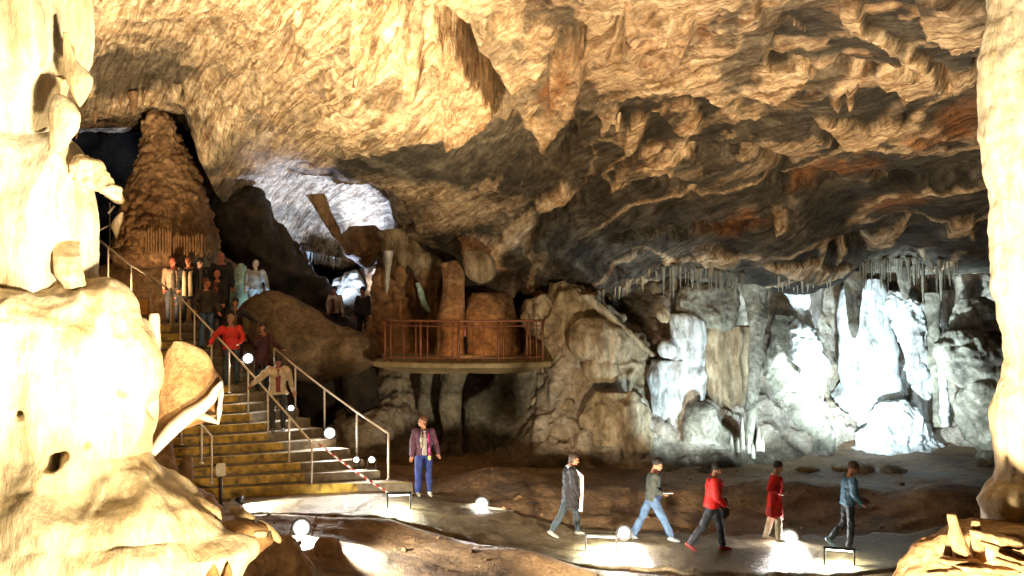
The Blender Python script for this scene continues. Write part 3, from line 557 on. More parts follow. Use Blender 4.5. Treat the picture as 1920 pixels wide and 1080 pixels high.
# under the platform
blob('rock_pillar', [(688, 838, 885), (700, 830, 876), (730, 824, 866), (770, 826, 862), (810, 834, 866), (845, 842, 872), (868, 842, 882)], 29.4, M['grey'], 'thick curved grey rock support under the middle of the platform', 'rock pillar', step=3, seed=31, ratio=.7, lump=(.06, 1), flute=(.04, 2))
blob('rock_buttress', [(690, 940, 1010), (710, 930, 1012), (760, 880, 1015), (810, 875, 1018), (850, 870, 1020), (880, 866, 1020)], 30.0, M['grey'], 'broad grey rock swelling in the wall under the right end of the platform', 'rock buttress', step=3, seed=32, ratio=.35, lump=(.2, .8), flute=(.05, 2))
blob('rock_pillar', [(690, 795, 818), (760, 790, 822), (820, 786, 826), (866, 780, 830)], 30.4, M['grey'], 'thin grey rib of rock left of the curved support', 'rock pillar', step=3, seed=33, ratio=.6, lump=(.08, 1), flute=(.04, 2))
blob('rock_pillar', [(690, 640, 700), (760, 650, 712), (820, 655, 722), (870, 650, 735)], 30.2, M['dark'], 'dark leaning rock pillar under the left end of the platform', 'rock pillar', step=3, seed=34, ratio=.6, lump=(.1, 1), flute=(.04, 2))
# large tan flowstone right of the platform
blob('flowstone_cascade', [(545, 1035, 1062), (556, 1005, 1110), (575, 990, 1140), (600, 1000, 1165), (630, 1018, 1196), (660, 1022, 1218), (700, 1032, 1226), (730, 1026, 1228), (760, 1000, 1228), (800, 985, 1228), (850, 985, 1228), (900, 1010, 1230), (930, 1030, 1225)], 30.0, M['tan'], 'great bulging tan flowstone mass right of the platform', 'flowstone', ratio=.45, dmax=1.5, step=2.8, seed=41, lump=(.3, .7), bill=(.12, 1.1), flute=(.06, 1.8), terr=(.12, .8), fine=(.015, 7))
blob('flowstone_lobe', [(598, 1085, 1120), (612, 1068, 1160), (640, 1062, 1178), (662, 1068, 1176), (676, 1085, 1160), (684, 1110, 1140)], 28.9, M['tan'], 'smooth tan flowstone lobe with a ragged lower edge', 'flowstone', step=2.5, seed=42, ratio=.6, lump=(.08, 1.2), flute=(.05, 2.5))
blob('flowstone_lobe', [(668, 1105, 1140), (685, 1092, 1158), (700, 1095, 1160), (716, 1110, 1150)], 28.8, M['tan'], 'small rounded flowstone lobe tucked under the smooth tan one', 'flowstone', step=2.5, seed=43, ratio=.6, lump=(.05, 1.5), flute=(.03, 2.5))
blob('flowstone_lobe', [(735, 1120, 1190), (760, 1095, 1215), (800, 1085, 1222), (840, 1100, 1222), (868, 1130, 1215)], 28.4, M['tan'], 'broad rounded flowstone lobe above the grey scar in the wall', 'flowstone', step=2.8, seed=44, ratio=.5, lump=(.14, 1), bill=(.06, 1.6))
spike('flowstone_rib', 1098, 552, 668, 26, 29.0, M['tan'], 'sharp tan diagonal ridge running down the flowstone', 'flowstone', lean=128, seed=45, tip=.35)
# white drapery zone
blob('overhang_block', [(528, 1290, 1350), (540, 1272, 1382), (570, 1266, 1384), (600, 1272, 1384), (612, 1300, 1384), (622, 1340, 1368)], 29.4, M['grey'], 'grey overhanging rock block above the white curtains', 'rock block', ratio=.45, step=2.6, seed=51, lump=(.12, 1), bill=(.05, 1.8), flute=(.03, 2))
blob('flowstone_curtain', [(590, 1262, 1290), (600, 1258, 1318), (640, 1260, 1322), (680, 1262, 1320), (696, 1272, 1316)], 29.2, M['white'], 'smooth white lit curtain block below the grey overhang', 'flowstone curtain', ratio=.4, step=2.6, seed=52, lump=(.05, 1.2), flute=(.04, 1.6))
blob('flowstone_curtain', [(676, 1225, 1300), (700, 1218, 1318), (740, 1222, 1312), (780, 1225, 1285), (818, 1228, 1262), (830, 1232, 1258)], 29.3, M['white'], 'brilliant white lower curtain tapering to the ground', 'flowstone curtain', ratio=.4, step=2.4, seed=53, lump=(.06, 1.5), flute=(.12, 1.9))
blob('flowstone_curtain', [(612, 1322, 1400), (625, 1318, 1402), (680, 1322, 1398), (720, 1320, 1392), (750, 1330, 1385), (758, 1338, 1370)], 29.6, M['tan'], 'row of tan folded curtains left of the long stalactite', 'flowstone curtain', ratio=.3, step=2.2, seed=54, lump=(.05, 1.2), flute=(.16, 1.9))
blob('round_rock', [(570, 1232, 1250), (580, 1226, 1258), (596, 1226, 1260), (606, 1236, 1252)], 28.8, M['tan'], 'tan rock knob at the top left of the white curtains', 'rock knob', step=2.6, seed=55)
blob('round_rock', [(640, 1240, 1258), (650, 1234, 1268), (664, 1234, 1269), (672, 1242, 1260)], 28.8, M['white'], 'bright white knob with drips between the curtains', 'rock knob', step=2.6, seed=56, flute=(.02, 4))
blob('round_rock', [(676, 1232, 1248), (686, 1228, 1250), (700, 1230, 1248)], 28.8, M['white'], 'lower small white knob above the brilliant curtain', 'rock knob', step=2.6, seed=57)
for (x0, x1, y0, y1, s, l) in [(1278, 1352, 752, 828, 1, 'rounded grey boulder lying below the folded curtains'), (1330, 1372, 785, 840, 2, 'smaller grey boulder at the foot of the folded curtains')]:
    blob('boulder', [(y0, x0+24, x1-30), (y0+12, x0+8, x1-12), ((y0+y1)/2, x0, x1), (y1, x0+4, x1)], 28.6, M['grey'], l, 'boulder', step=2.8, seed=60+s, ratio=.8, lump=(.1, 1.2))
blob('long_column', [(512, 1372, 1446), (530, 1380, 1443), (560, 1398, 1437), (600, 1404, 1436), (630, 1407, 1432), (680, 1404, 1428), (730, 1402, 1422), (780, 1400, 1418), (835, 1396, 1420)], 28.2, M['grey'], 'long thin stalactite column reaching from the roof to the ground', 'column', ratio=.8, step=2.2, seed=58, lump=(.03, 1.5), flute=(.02, 3))
for k, (x, y0, y1, wd) in enumerate([(1392, 780, 842, 10), (1404, 812, 850, 9), (1422, 800, 845, 12), (1384, 822, 848, 8), (1372, 816, 846, 9), (1412, 832, 860, 10), (1430, 815, 846, 9)]):
    spike('stalagmite', x, y0, y1, wd, 27.9, M['grey'], 'small tan stalagmite in the cluster at the foot of the long stalactite column', 'stalagmite', 'small stalagmites at the foot of the long column', up=True, seed=70+k)
# grotto masses
blob('grey_buttress', [(590, 1455, 1490), (610, 1442, 1510), (650, 1435, 1530), (720, 1432, 1545), (800, 1440, 1560), (860, 1450, 1570), (890, 1470, 1560)], 31.0, M['grey'], 'grey buttress of rock left of the brilliant white column', 'rock buttress', ratio=.5, step=3, seed=71, lump=(.22, .7), bill=(.05, 1.3))
blob('funnel_flowstone', [(525, 1468, 1530), (540, 1470, 1522), (560, 1484, 1518), (580, 1498, 1512), (610, 1496, 1524), (625, 1500, 1520)], 30.2, M['white'], 'white funnel shaped flowstone hanging in the grotto', 'flowstone', step=2.4, seed=72, lump=(.07, 1.6), flute=(.06, 2))
blob('white_boulder', [(596, 1490, 1512), (612, 1480, 1530), (640, 1482, 1540), (670, 1486, 1548), (690, 1490, 1554), (706, 1494, 1548), (718, 1500, 1524)], 30.0, M['white'], 'white lit boulder shaped like an animal head in the grotto', 'boulder', step=2.6, seed=73, lump=(.12, 1.3), bill=(.07, 2))
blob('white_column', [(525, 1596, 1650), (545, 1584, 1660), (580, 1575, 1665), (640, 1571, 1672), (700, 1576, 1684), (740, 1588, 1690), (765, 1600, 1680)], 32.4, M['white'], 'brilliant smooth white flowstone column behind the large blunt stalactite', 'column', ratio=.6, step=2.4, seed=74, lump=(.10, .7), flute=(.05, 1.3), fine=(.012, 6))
blob('white_cascade', [(548, 1672, 1700), (600, 1668, 1735), (660, 1668, 1745), (720, 1650, 1750), (760, 1610, 1752), (800, 1612, 1765), (860, 1600, 1786), (880, 1606, 1795), (896, 1640, 1790)], 33.2, M['white'], 'white knobbly cascade spreading out right of the smooth brilliant column', 'flowstone cascade', ratio=.5, dmax=1.9, step=2.4, seed=174, lump=(.2, .8), bill=(.07, 1.9), flute=(.08, 1.8), terr=(.06, 1.1), fine=(.02, 7))
blob('flowstone_slope', [(705, 1578, 1600), (740, 1562, 1625), (785, 1545, 1640), (825, 1522, 1640), (875, 1505, 1640)], 33.0, M['white'], 'soft pale slope of flowstone running down to the left of the brilliant column', 'flowstone', ratio=.5, step=2.8, seed=75, lump=(.14, .8), flute=(.05, 1.5))
blob('spreading_flowstone', [(755, 1650, 1690), (800, 1626, 1735), (840, 1604, 1765), (875, 1590, 1800), (898, 1615, 1806)], 31.4, M['white'], 'rounded pale foot of flowstone spreading over the floor of the grotto', 'flowstone', ratio=.45, dmax=1.3, step=2.8, seed=76, lump=(.26, 1.0), bill=(.08, 1.8), flute=(.10, 1.5), terr=(.04, 1.5))
blob('white_rubble_pillar', [(545, 1668, 1700), (570, 1662, 1735), (610, 1668, 1742), (650, 1690, 1745), (690, 1700, 1748), (740, 1705, 1750), (790, 1716, 1745)], 32.2, M['white'], 'knobbly white pillar right of the brilliant column', 'pillar', step=2.4, seed=77, lump=(.12, 1.4), bill=(.1, 2.4))
blob('grey_pillar', [(548, 1732, 1762), (560, 1738, 1760), (620, 1740, 1762), (680, 1742, 1768), (740, 1748, 1775), (800, 1755, 1785)], 31.2, M['grey'], 'slim grey pillar between two white ones', 'pillar', step=2.4, seed=78, lump=(.07, 1.4), flute=(.03, 3))
blob('white_pillar', [(545, 1768, 1786), (570, 1762, 1792), (600, 1758, 1796), (630, 1764, 1800), (645, 1770, 1795)], 31.8, M['white'], 'short broken white pillar right of the slim grey one', 'pillar', step=2.4, seed=79, lump=(.1, 1.8), bill=(.08, 3))
blob('white_pillar', [(680, 1760, 1772), (720, 1758, 1776), (760, 1762, 1778), (800, 1764, 1780)], 30.8, M['white'], 'narrow white pillar low down beside the flowstone foot', 'pillar', step=2.6, seed=80, lump=(.05, 1.8), bill=(.04, 3))
for (rows, l, s) in [([(560, 1800, 1850), (580, 1788, 1885), (610, 1780, 1900), (640, 1790, 1905), (655, 1810, 1890)], 'upper grey rounded rock mass beside the right column', 1), ([(620, 1770, 1830), (645, 1752, 1890), (680, 1752, 1900), (715, 1770, 1905), (728, 1800, 1890)], 'middle grey rock shelf with a dark underside beside the right column', 2), ([(712, 1830, 1870), (735, 1800, 1900), (770, 1792, 1905), (800, 1800, 1900), (830, 1815, 1895), (850, 1830, 1890)], 'lower smooth grey rounded boulder beside the right column', 3), ([(846, 1838, 1865), (856, 1830, 1890), (875, 1835, 1890)], 'small pale rounded rock at the foot of the grey boulder', 4)]:
    blob('rounded_rock', rows, 30.0-s*.35, M['grey'], l, 'rock', ratio=.6, step=3, seed=81+s, lump=(.14, 1), bill=(.05, 1.6), terr=(.04, 1.5))
blob('rock_slab', [(868, 1600, 1632), (874, 1558, 1640), (884, 1566, 1642), (893, 1600, 1636)], 27.6, M['white'], 'flat white lit rock slab behind the walker in the blue jacket', 'rock slab', step=2.4, seed=90, ratio=.5, lump=(.05, 2))
blob('small_rock', [(872, 1660, 1680), (882, 1650, 1700), (895, 1648, 1706)], 27.5, M['grey'], 'mossy green brown rock beside the white slab', 'rock', step=2.6, seed=91, lump=(.05, 2))
blob('small_rock', [(874, 1500, 1520), (880, 1492, 1538), (888, 1494, 1536), (895, 1496, 1504)], 27.4, M['tan'], 'beige rock lying between the two rightmost walkers', 'rock', step=2.6, seed=92, lump=(.05, 2))
blob('rock_bank', [(940, 1790, 1820), (950, 1745, 1850), (965, 1700, 1860), (985, 1670, 1870), (1000, 1640, 1880)], 25.0, M['grey'], 'low greenish rock bank in front of the right column', 'rock bank', ratio=.4, step=3, seed=93, lump=(.1, 1))
# stalactites under the roof on the right
spike('stalactite', 1601, 508, 634, 34, 28.2, M['grey'], 'large blunt grey stalactite hanging in front of the brilliant white column', 'stalactite', seed=101, flute=.03, tip=.16)
spike('stalactite', 1535, 522, 616, 22, 28.0, M['white'], 'sharp white stalactite hanging left of the large blunt one', 'stalactite', seed=102, flute=.05, lean=-6)
spike('stalactite', 1697, 498, 566, 24, 28.4, M['grey'], 'grey stalactite cluster pointing at the knobbly white pillar', 'stalactite', seed=103, flute=.05)
spike('stalactite', 1731, 496, 578, 8, 28.2, M['grey'], 'long needle stalactite beside the grey pillar', 'stalactite', seed=104)
spike('stalactite', 1765, 498, 566, 9, 28.2, M['grey'], 'needle stalactite just above the short broken white pillar', 'stalactite', seed=105)
spike('stalactite', 1379, 514, 562, 12, 28.0, M['grey'], 'dark stalactite close beside the top of the long column', 'stalactite', seed=106)
spike('stalactite', 1334, 490, 520, 8, 27.6, M['tan'], 'short orange tipped stalactite above the grey overhang', 'stalactite', seed=107)
lipx = [p[0] for p in LIP]; lipy = [p[1] for p in LIP]
rs = random.Random(3)
for (a, b, n, lo, hi, g, l, mt, Dz) in [(1612, 1800, 46, 12, 46, 'fringe stalactites above the grotto', 'thin stalactite in the dense fringe above the grotto', 'grey', 28.4), (1450, 1560, 16, 10, 26, 'fringe stalactites above the funnel', 'short stalactite in the fringe above the white funnel', 'white', 28.2), (1225, 1400, 26, 14, 44, 'fringe stalactites left of the long column', 'thin stalactite hanging between the tan flowstone and the long column', 'grey', 28.8), (1085, 1225, 16, 8, 24, 'fringe stalactites above the tan flowstone', 'stubby stalactite above the great tan flowstone mass', 'tan', 29.4), (575, 640, 9, 6, 14, 'fringe stalactites of the far roof', 'tiny stalactite at the lower edge of the blue lit roof', 'white', 38)]:
    for k in range(n):
        x = a+(b-a)*(k+rs.random())/n; y = np.interp(x, lipx, lipy)-10; h = lo+(hi-lo)*1.35*rs.random()**2+10
        spike('stalactite', x, y, y+h, 3.2+9*rs.random()**2.2, float(cD(x, y+10))-.3+rs.uniform(-.3, .3), M[mt], l, 'stalactite', g, seed=rs.randint(1, 60), lean=rs.uniform(-1.5, 1.5), belly=.7)
for k, (x, y0, y1, wd, l) in enumerate([(1485, 160, 155, 0, ''), (1568, 132, 168, 12, 'stubby pale stalactite under the pale ledge of the right roof'), (1596, 134, 176, 11, 'longer pale stalactite beside the stubby one under the right roof ledge'), (1512, 122, 154, 9, 'smooth pale knob stalactite at the left end of the right roof ledge'), (1160, 190, 232, 12, 'bone shaped pale stalactite on the middle roof'), (1140, 192, 225, 7, 'thin pale stalactite beside the bone shaped one'), (807, 45, 178, 7, 'long free hanging pale stalactite left of the fluted roof drapery'), (778, 50, 160, 9, 'shorter pale stalactite pair left of the fluted roof drapery')]):
    if not wd: continue
    Dk = float(cD(x, (y0+y1)/2))-.35
    spike('stalactite', x, y0, y1, wd, Dk, M['near'] if k < 6 else M['tan'], l, 'stalactite', seed=110+k)

# ------------------------------------------------------------------ near formations, left
DL = 11.0
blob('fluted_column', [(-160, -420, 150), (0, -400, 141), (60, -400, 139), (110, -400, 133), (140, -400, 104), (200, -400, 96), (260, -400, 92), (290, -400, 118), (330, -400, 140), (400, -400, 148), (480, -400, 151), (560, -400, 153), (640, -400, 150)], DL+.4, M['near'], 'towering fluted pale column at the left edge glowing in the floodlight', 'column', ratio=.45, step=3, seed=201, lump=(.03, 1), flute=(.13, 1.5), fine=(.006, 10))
blob('shield_stalactite', [(60, 118, 128), (110, 118, 140), (135, 122, 168), (146, 124, 177), (160, 128, 176), (180, 136, 166), (197, 146, 154), (200, 148, 151)], DL-.1, M['near'], 'heart shaped white shield hanging from the fluted column', 'shield formation', ratio=.5, step=2.4, seed=202, lump=(.015, 3), fine=(.004, 14))
blob('pale_bulb', [(178, 100, 118), (192, 94, 138), (215, 92, 150), (240, 94, 146), (262, 92, 132), (285, 90, 122)], DL-.2, M['near'], 'pale rounded bulb on the fluted column below the heart shaped shield', 'flowstone', ratio=.7, step=2.4, seed=203, lump=(.02, 2.5), fine=(.004, 14))
blob('jutting_rock', [(289, 140, 172), (298, 132, 178), (310, 128, 205), (325, 128, 214), (340, 132, 217), (352, 150, 234), (366, 188, 232), (376, 215, 230)], DL+.2, M['near'], 'ragged pale outcrop jutting right from the fluted column', 'rock', ratio=.5, step=2.4, seed=204, lump=(.04, 2.5), bill=(.03, 6), fine=(.006, 14))
blob('pale_rock', [(430, 100, 112, 11.5), (450, 96, 150, 11.3), (480, 96, 153, 11.1), (520, 102, 156, 11.0), (541, 125, 158, 11.0), (560, 130, 160, 11.1)], DL-.1, M['near'], 'pale rock tongue low on the fluted column above the mound', 'flowstone', ratio=.8, step=2.6, seed=205, lump=(.03, 2), fine=(.005, 14))
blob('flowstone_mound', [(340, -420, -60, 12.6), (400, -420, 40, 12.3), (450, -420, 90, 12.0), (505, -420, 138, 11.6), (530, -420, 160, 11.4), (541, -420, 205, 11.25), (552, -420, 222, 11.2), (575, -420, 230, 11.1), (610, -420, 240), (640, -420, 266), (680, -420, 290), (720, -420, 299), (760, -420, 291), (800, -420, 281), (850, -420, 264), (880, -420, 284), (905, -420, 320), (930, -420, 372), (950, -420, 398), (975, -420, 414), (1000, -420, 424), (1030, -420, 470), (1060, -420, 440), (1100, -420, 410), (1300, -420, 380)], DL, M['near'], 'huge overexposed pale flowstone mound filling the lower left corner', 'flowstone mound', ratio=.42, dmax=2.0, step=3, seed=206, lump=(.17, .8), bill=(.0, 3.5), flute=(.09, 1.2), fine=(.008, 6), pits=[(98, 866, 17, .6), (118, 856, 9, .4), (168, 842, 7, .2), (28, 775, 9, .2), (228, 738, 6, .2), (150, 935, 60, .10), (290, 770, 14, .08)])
spike('stalagmite', 289, 588, 692, 28, DL+.7, M['near'], 'stubby white stalagmite standing between the mound and the stairs', 'stalagmite', up=True, seed=207, tip=.5)
rows7 = [(640, 326, 342), (650, 319, 362), (656, 314, 378), (672, 309, 391), (690, 304, 400), (708, 299, 412), (716, 298, 417), (740, 293, 416), (765, 289, 413), (785, 285, 400), (800, 281, 352), (820, 275, 318), (845, 269, 296), (868, 262, 278)]
sh = blob('shell_formation', rows7, DL+.5, M['nearbrown'], 'tan shell shaped formation with a bright white rim in front of the stairs', 'shell formation', ratio=.4, step=2.2, seed=208, lump=(.02, 2), fine=(.004, 14))
mb = MB()
rp = [(415, 716, 2.5), (404, 732, 7), (396, 748, 10), (378, 764, 12), (352, 780, 14), (326, 802, 14), (304, 826, 12), (286, 848, 9), (274, 866, 4)]
pts = []; rad = []
for i in range(len(rp)-1):
    for t in np.linspace(0, 1, 6)[:-1]:
        a = rp[i]; b = rp[i+1]; pts.append(Vector(P3(a[0]+(b[0]-a[0])*t, a[1]+(b[1]-a[1])*t, DL+.30))-sh.location); rad.append((a[2]+(b[2]-a[2])*t)/F*DL)
mb.tube(pts, rad, 14); 
mb.tube([Vector(P3(416, 714, DL+.33))-sh.location, Vector(P3(414, 740, DL+.3))-sh.location, Vector(P3(412, 768, DL+.3))-sh.location, Vector(P3(409, 796, DL+.33))-sh.location], [.012, .03, .028, .008], 12)
mb.tube([Vector(P3(410, 794, DL+.33))-sh.location, Vector(P3(395, 786, DL+.3))-sh.location, Vector(P3(370, 778, DL+.3))-sh.location], [.01, .035, .04], 12)
o = mb.build('rim', M['rimwhite'], sh, True); o['label'] = 'bright white curling rim of the shell'
blob('rock_ledge', [(905, 288, 300), (915, 290, 330), (935, 300, 375), (955, 330, 410), (975, 360, 414), (990, 378, 412), (1000, 382, 395)], DL+.2, M['near'], 'white tongue of flowstone below the shell formation', 'flowstone', ratio=.5, step=2.4, seed=209, lump=(.03, 2), fine=(.005, 14))
blob('rock_ledge', [(975, 390, 440), (985, 385, 500), (995, 380, 505), (1008, 380, 512), (1015, 385, 520), (1030, 380, 500), (1050, 380, 470), (1080, 380, 440), (1120, 380, 430)], DL+.9, M['nearbrown'], 'tan rock ledge running right from the mound', 'rock ledge', ratio=.5, step=2.6, seed=210, lump=(.04, 1.6), fine=(.008, 12))
for k, (pts_, l) in enumerate([([(949, 430, 440), (955, 426, 462), (968, 440, 478), (982, 452, 480), (988, 462, 474)], 'larger white broken rock on the ledge edge beside the stairs'), ([(976, 484, 492), (985, 486, 508), (998, 496, 520), (1010, 508, 528), (1018, 520, 527)], 'smaller white broken rock at the tip of the ledge')]):
    blob('broken_rock', pts_, DL+1.0, M['near'], l, 'rock', ratio=.6, step=2.4, seed=211+k, lump=(.02, 3), smoothrows=1)
for k, (x, y0, wd) in enumerate([(398, 1042, 34), (372, 1058, 26), (428, 1056, 26), (350, 1068, 22)]):
    spike('jagged_rock', x, y0, 1110, wd, DL-.4, M['nearbrown'], ['tallest jagged brown rock spike at the bottom edge', 'jagged brown rock spike left of the tallest one', 'jagged brown rock spike right of the tallest one', 'lowest jagged brown rock spike at the bottom edge'][k], 'rock', up=True, seed=220+k)
blob('stump_stalagmite', [(853, 346, 358), (860, 338, 363), (890, 334, 362), (920, 342, 362), (935, 350, 362)], 21.5, M['brown'], 'orange brown stump standing left of the foot of the stairs', 'stalagmite', step=2.4, seed=225, lump=(.04, 2))
blob('rock_bank', [(760, 285, 318), (800, 262, 325), (850, 240, 330), (900, 240, 345), (930, 240, 400), (960, 240, 440), (1000, 240, 460)], 22.6, M['brown'], 'brown rock bank under the left handrail', 'rock bank', ratio=.4, step=3, seed=226, lump=(.12, 1))
for k, (rows, l) in enumerate([([(1008, 600, 622), (1015, 590, 636), (1030, 585, 640), (1044, 592, 632)], 'smooth brown knob of rock right of the round floor lamp'), ([(1005, 520, 545), (1018, 470, 560), (1040, 440, 575), (1070, 420, 590), (1100, 410, 600)], 'brown ribbed rock below the round floor lamp')]):
    blob('small_rock', rows, 19.0-k*1.2, M['floor'] if 0 else M['brown'], l, 'rock', ratio=.6, step=2.6, seed=230+k, lump=(.05, 1.5), flute=(.02, 3))

# ------------------------------------------------------------------ near formations, right
DR = 11.0
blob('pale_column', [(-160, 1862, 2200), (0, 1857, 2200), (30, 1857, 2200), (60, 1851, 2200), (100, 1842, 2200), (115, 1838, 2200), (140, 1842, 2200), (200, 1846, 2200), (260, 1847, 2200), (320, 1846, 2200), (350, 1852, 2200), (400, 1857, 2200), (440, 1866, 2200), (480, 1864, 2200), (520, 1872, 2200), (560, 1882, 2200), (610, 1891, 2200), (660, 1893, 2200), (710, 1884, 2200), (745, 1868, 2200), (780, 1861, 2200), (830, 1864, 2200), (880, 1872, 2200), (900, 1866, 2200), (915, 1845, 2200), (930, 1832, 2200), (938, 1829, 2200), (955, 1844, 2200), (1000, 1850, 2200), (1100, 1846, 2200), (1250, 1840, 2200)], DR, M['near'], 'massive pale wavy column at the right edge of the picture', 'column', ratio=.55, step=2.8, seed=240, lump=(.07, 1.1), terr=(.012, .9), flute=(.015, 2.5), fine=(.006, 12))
blob('rock_heap', [(985, 1790, 2200), (1000, 1752, 2200), (1015, 1735, 2200), (1030, 1722, 2200), (1060, 1692, 2200), (1080, 1680, 2200), (1200, 1600, 2200)], DR-.5, M['nearbrown'], 'orange heap of rubble at the foot of the right column', 'rock heap', ratio=.4, dmax=1, step=2.8, seed=241, lump=(.07, 1.6), bill=(.03, 3), fine=(.008, 12))
spike('stalagmite', 1806, 964, 1052, 30, DR-1.15, M['nearbrown'], 'taller leaning orange stalagmite finger on the heap', 'stalagmite', up=True, seed=242, lean=-22, tip=.45)
spike('stalagmite', 1834, 976, 1052, 26, DR-1.1, M['nearbrown'], 'shorter orange stalagmite finger right of the taller one', 'stalagmite', up=True, seed=243, lean=-4, tip=.5)
spike('stalagmite', 1777, 984, 1050, 20, DR-1.05, M['nearbrown'], 'broken orange stalagmite stump left of the taller finger', 'stalagmite', up=True, seed=246, lean=10, tip=.5)
rs = random.Random(8)
for k, (x, y, wd, hh, rot, l) in enumerate([(1865, 1012, 110, 17, .25, 'long tilted orange slab resting against the right column'), (1880, 1035, 100, 14, .32, 'orange slab just under the long tilted one'), (1800, 1055, 80, 11, .05, 'flat orange slab under the two stalagmite fingers'), (1850, 1066, 130, 10, .06, 'broad flat orange slab near the bottom edge'), (1770, 1072, 70, 9, -.1, 'small orange slab at the left of the heap'), (1895, 1060, 70, 12, .3, 'short orange slab at the right edge of the picture')]):
    rows = [(y-hh/2, x-wd*.42, x+wd*.38), (y-hh*.3, x-wd*.5, x+wd*.47), (y+hh*.3, x-wd*.46, x+wd*.5), (y+hh/2, x-wd*.3, x+wd*.42)]
    o = blob('rock_slab', rows, DR-1.15-.05*k, M['nearbrown'], l, 'rock slab', ratio=.35, step=1.8, seed=250+k, lump=(.02, 4), fine=(.006, 14), square=.6, smoothrows=0)
    o.rotation_euler = (0, rot, 0)
# ------------------------------------------------------------------ staircase (its lines bend a little: 3 control points per edge, by height)
NS = 17; Z0 = .70; RZ = .198
def line3(a, b, c):
    A, B, C_ = [np.array(P3(*p)) for p in (a, b, c)]; zs = np.array([A[2], B[2], C_[2]])
    co = [np.polyfit(zs, np.array([A[i], B[i], C_[i]]), 2) for i in (0, 1)]
    return lambda z: Vector((float(np.polyval(co[0], z)), float(np.polyval(co[1], z)), z))
Ll = line3((368, 918, 23.4), (275, 790, 24.3), (165, 612, 26.6))
Lm = line3((583, 912, 24.0), (470, 778, 25.4), (317, 610, 27.3))
Lr = line3((745, 905, 24.3), (565, 770, 26.5), (400, 606, 29.0))
def step_z(k): return Z0+RZ*k
def make_stairs():
    base = Lm(Z0); root = empty('staircase', (base.x, base.y, .45)); tag(root, 'wide concrete staircase with worn yellow painted risers climbing to the left', 'staircase')
    iv = Vector((0, 0, 0))-root.location
    for k in range(NS+1):
        z = step_z(k); zn = z+RZ; zl = z-RZ-.02 if k else .35
        a, b, c = Ll(z), Lm(z), Lr(z)
        if k < NS: a2, b2, c2 = [p.lerp(q, .985) for p, q in ((a, Ll(zn)), (b, Lm(zn)), (c, Lr(zn)))]
        else: a2, b2, c2 = a+Vector((-1.5, 4.2, 0)), b+Vector((-.6, 4.4, 0)), c+Vector((.5, 3.5, 0))
        if k == 0: c = c+Vector((.36, -.02, 0)); c2 = c2+Vector((.30, 0, 0)); a = a+Vector((-.05, 0, 0))
        ring = [a, b, c, c2, b2, a2]; vs = []
        wj = [.012*math.sin(k*3.1+i*2) for i in range(6)]
        for zz, ins in ((z, .02), (z-.02, 0), (zl, 0)):
            cen = sum(ring, Vector())/6
            for i, p in enumerate(ring):
                q = p+(cen-p).normalized()*ins; vs.append(Vector((q.x, q.y+wj[i], zz))+iv)
        fs = [(0, 1, 4, 5), (1, 2, 3, 4)]
        for r in (0, 6):
            for i in range(6): fs.append((r+i, r+6+i, r+6+(i+1) % 6, r+(i+1) % 6))
        st = mesh_obj('step' if k < NS else 'landing', vs, fs, M['step'], root, False)
        # painted edge: wraps riser and first few cm of tread, a subdivided strip with wobbly ends
        e = c-Vector((.05, 0, 0)) if k == 0 else b+(c-b)*(.04+.10*random.random()); n = 26; mbv = []; s0 = a+Vector((.02, 0, 0))
        for i in range(n+1):
            t = i/n; p = s0.lerp(b, t/.6) if t < .6 else b.lerp(e, (t-.6)/.4)
            w = .006*math.sin(i*2.3+k)+.004*math.sin(i*5.1)
            low = .150+w*1.5 if k else .22; dep = .075+w
            bk = (b2-b).normalized()
            for q, zz in ((p+bk*dep, z+.004), (p+Vector((0, -.006, 0)), z+.004), (p+Vector((0, -.012, 0)), z-.006), (p+Vector((0, -.012, 0)), z-low), (p+Vector((0, .02, 0)), z-low-.004)):
                mbv.append(Vector((q.x, q.y+wj[1], zz))+iv)
        f2 = []
        for i in range(n):
            for j in range(4): f2.append((i*5+j, i*5+j+1, i*5+5+j+1, i*5+5+j))
        pe = mesh_obj('painted_edge', mbv, f2, M['yellow'], st, False)
make_stairs()

def handrail(name, label, tops, posts, hgt=.93, r=.024, group=None, mat='steel', ext=None, cat='handrail'):
    """tops: list of rail points (world); posts: list of (top point, length)"""
    o0 = Vector(posts[0][0])-Vector((0, 0, posts[0][1])); root = empty(name, o0); tag(root, label, cat, group)
    mb = MB(); mb.tube([Vector(t)-o0 for t in tops], r, 10); mb.build('rail', M[mat], root, True)
    for p, L in posts:
        mb = MB(); q = Vector(p)-o0; mb.tube([q, q-Vector((0, 0, L))], r*.9, 10); mb.tube([q-Vector((0, 0, L-.015)), q-Vector((0, 0, L+.01))], r*1.9, 10); mb.build('post', M[mat], root, True)
    return root
def zfor(line, px):      # height at which a stair edge line is seen at this column
    lo, hi = Z0-.6, 4.3
    for _ in range(40):
        m = (lo+hi)/2; v = line(m); x = 960+v.x/v.y*F
        if x > px: lo = m
        else: hi = m
    return lo
up = Vector((0, 0, .93))
def stairpost(line, px, ins=Vector((0, .12, 0))):
    z = zfor(line, px); k = math.floor((z-Z0)/RZ+1e-6); p = line(z); return p+ins
# middle rail
tp = []; ps = []
for px in (583, 540, 500, 463, 427, 394, 362, 335, 317):
    p = stairpost(Lm, px); ps.append((p+up, .93+.10)); tp.append(p+up)
handrail('handrail', 'middle galvanised stair handrail running up beside the yellow painted steps', [tp[0]+Vector((.02, 0, -.02))]+tp, ps)
tp = []; ps = []
for px in (727, 668, 607, 552, 512):
    p = stairpost(Lr, px); ps.append((p+up, .93+.10)); tp.append(p+up)
handrail('handrail', 'right hand galvanised stair handrail ending beside the standing visitor', tp, ps)
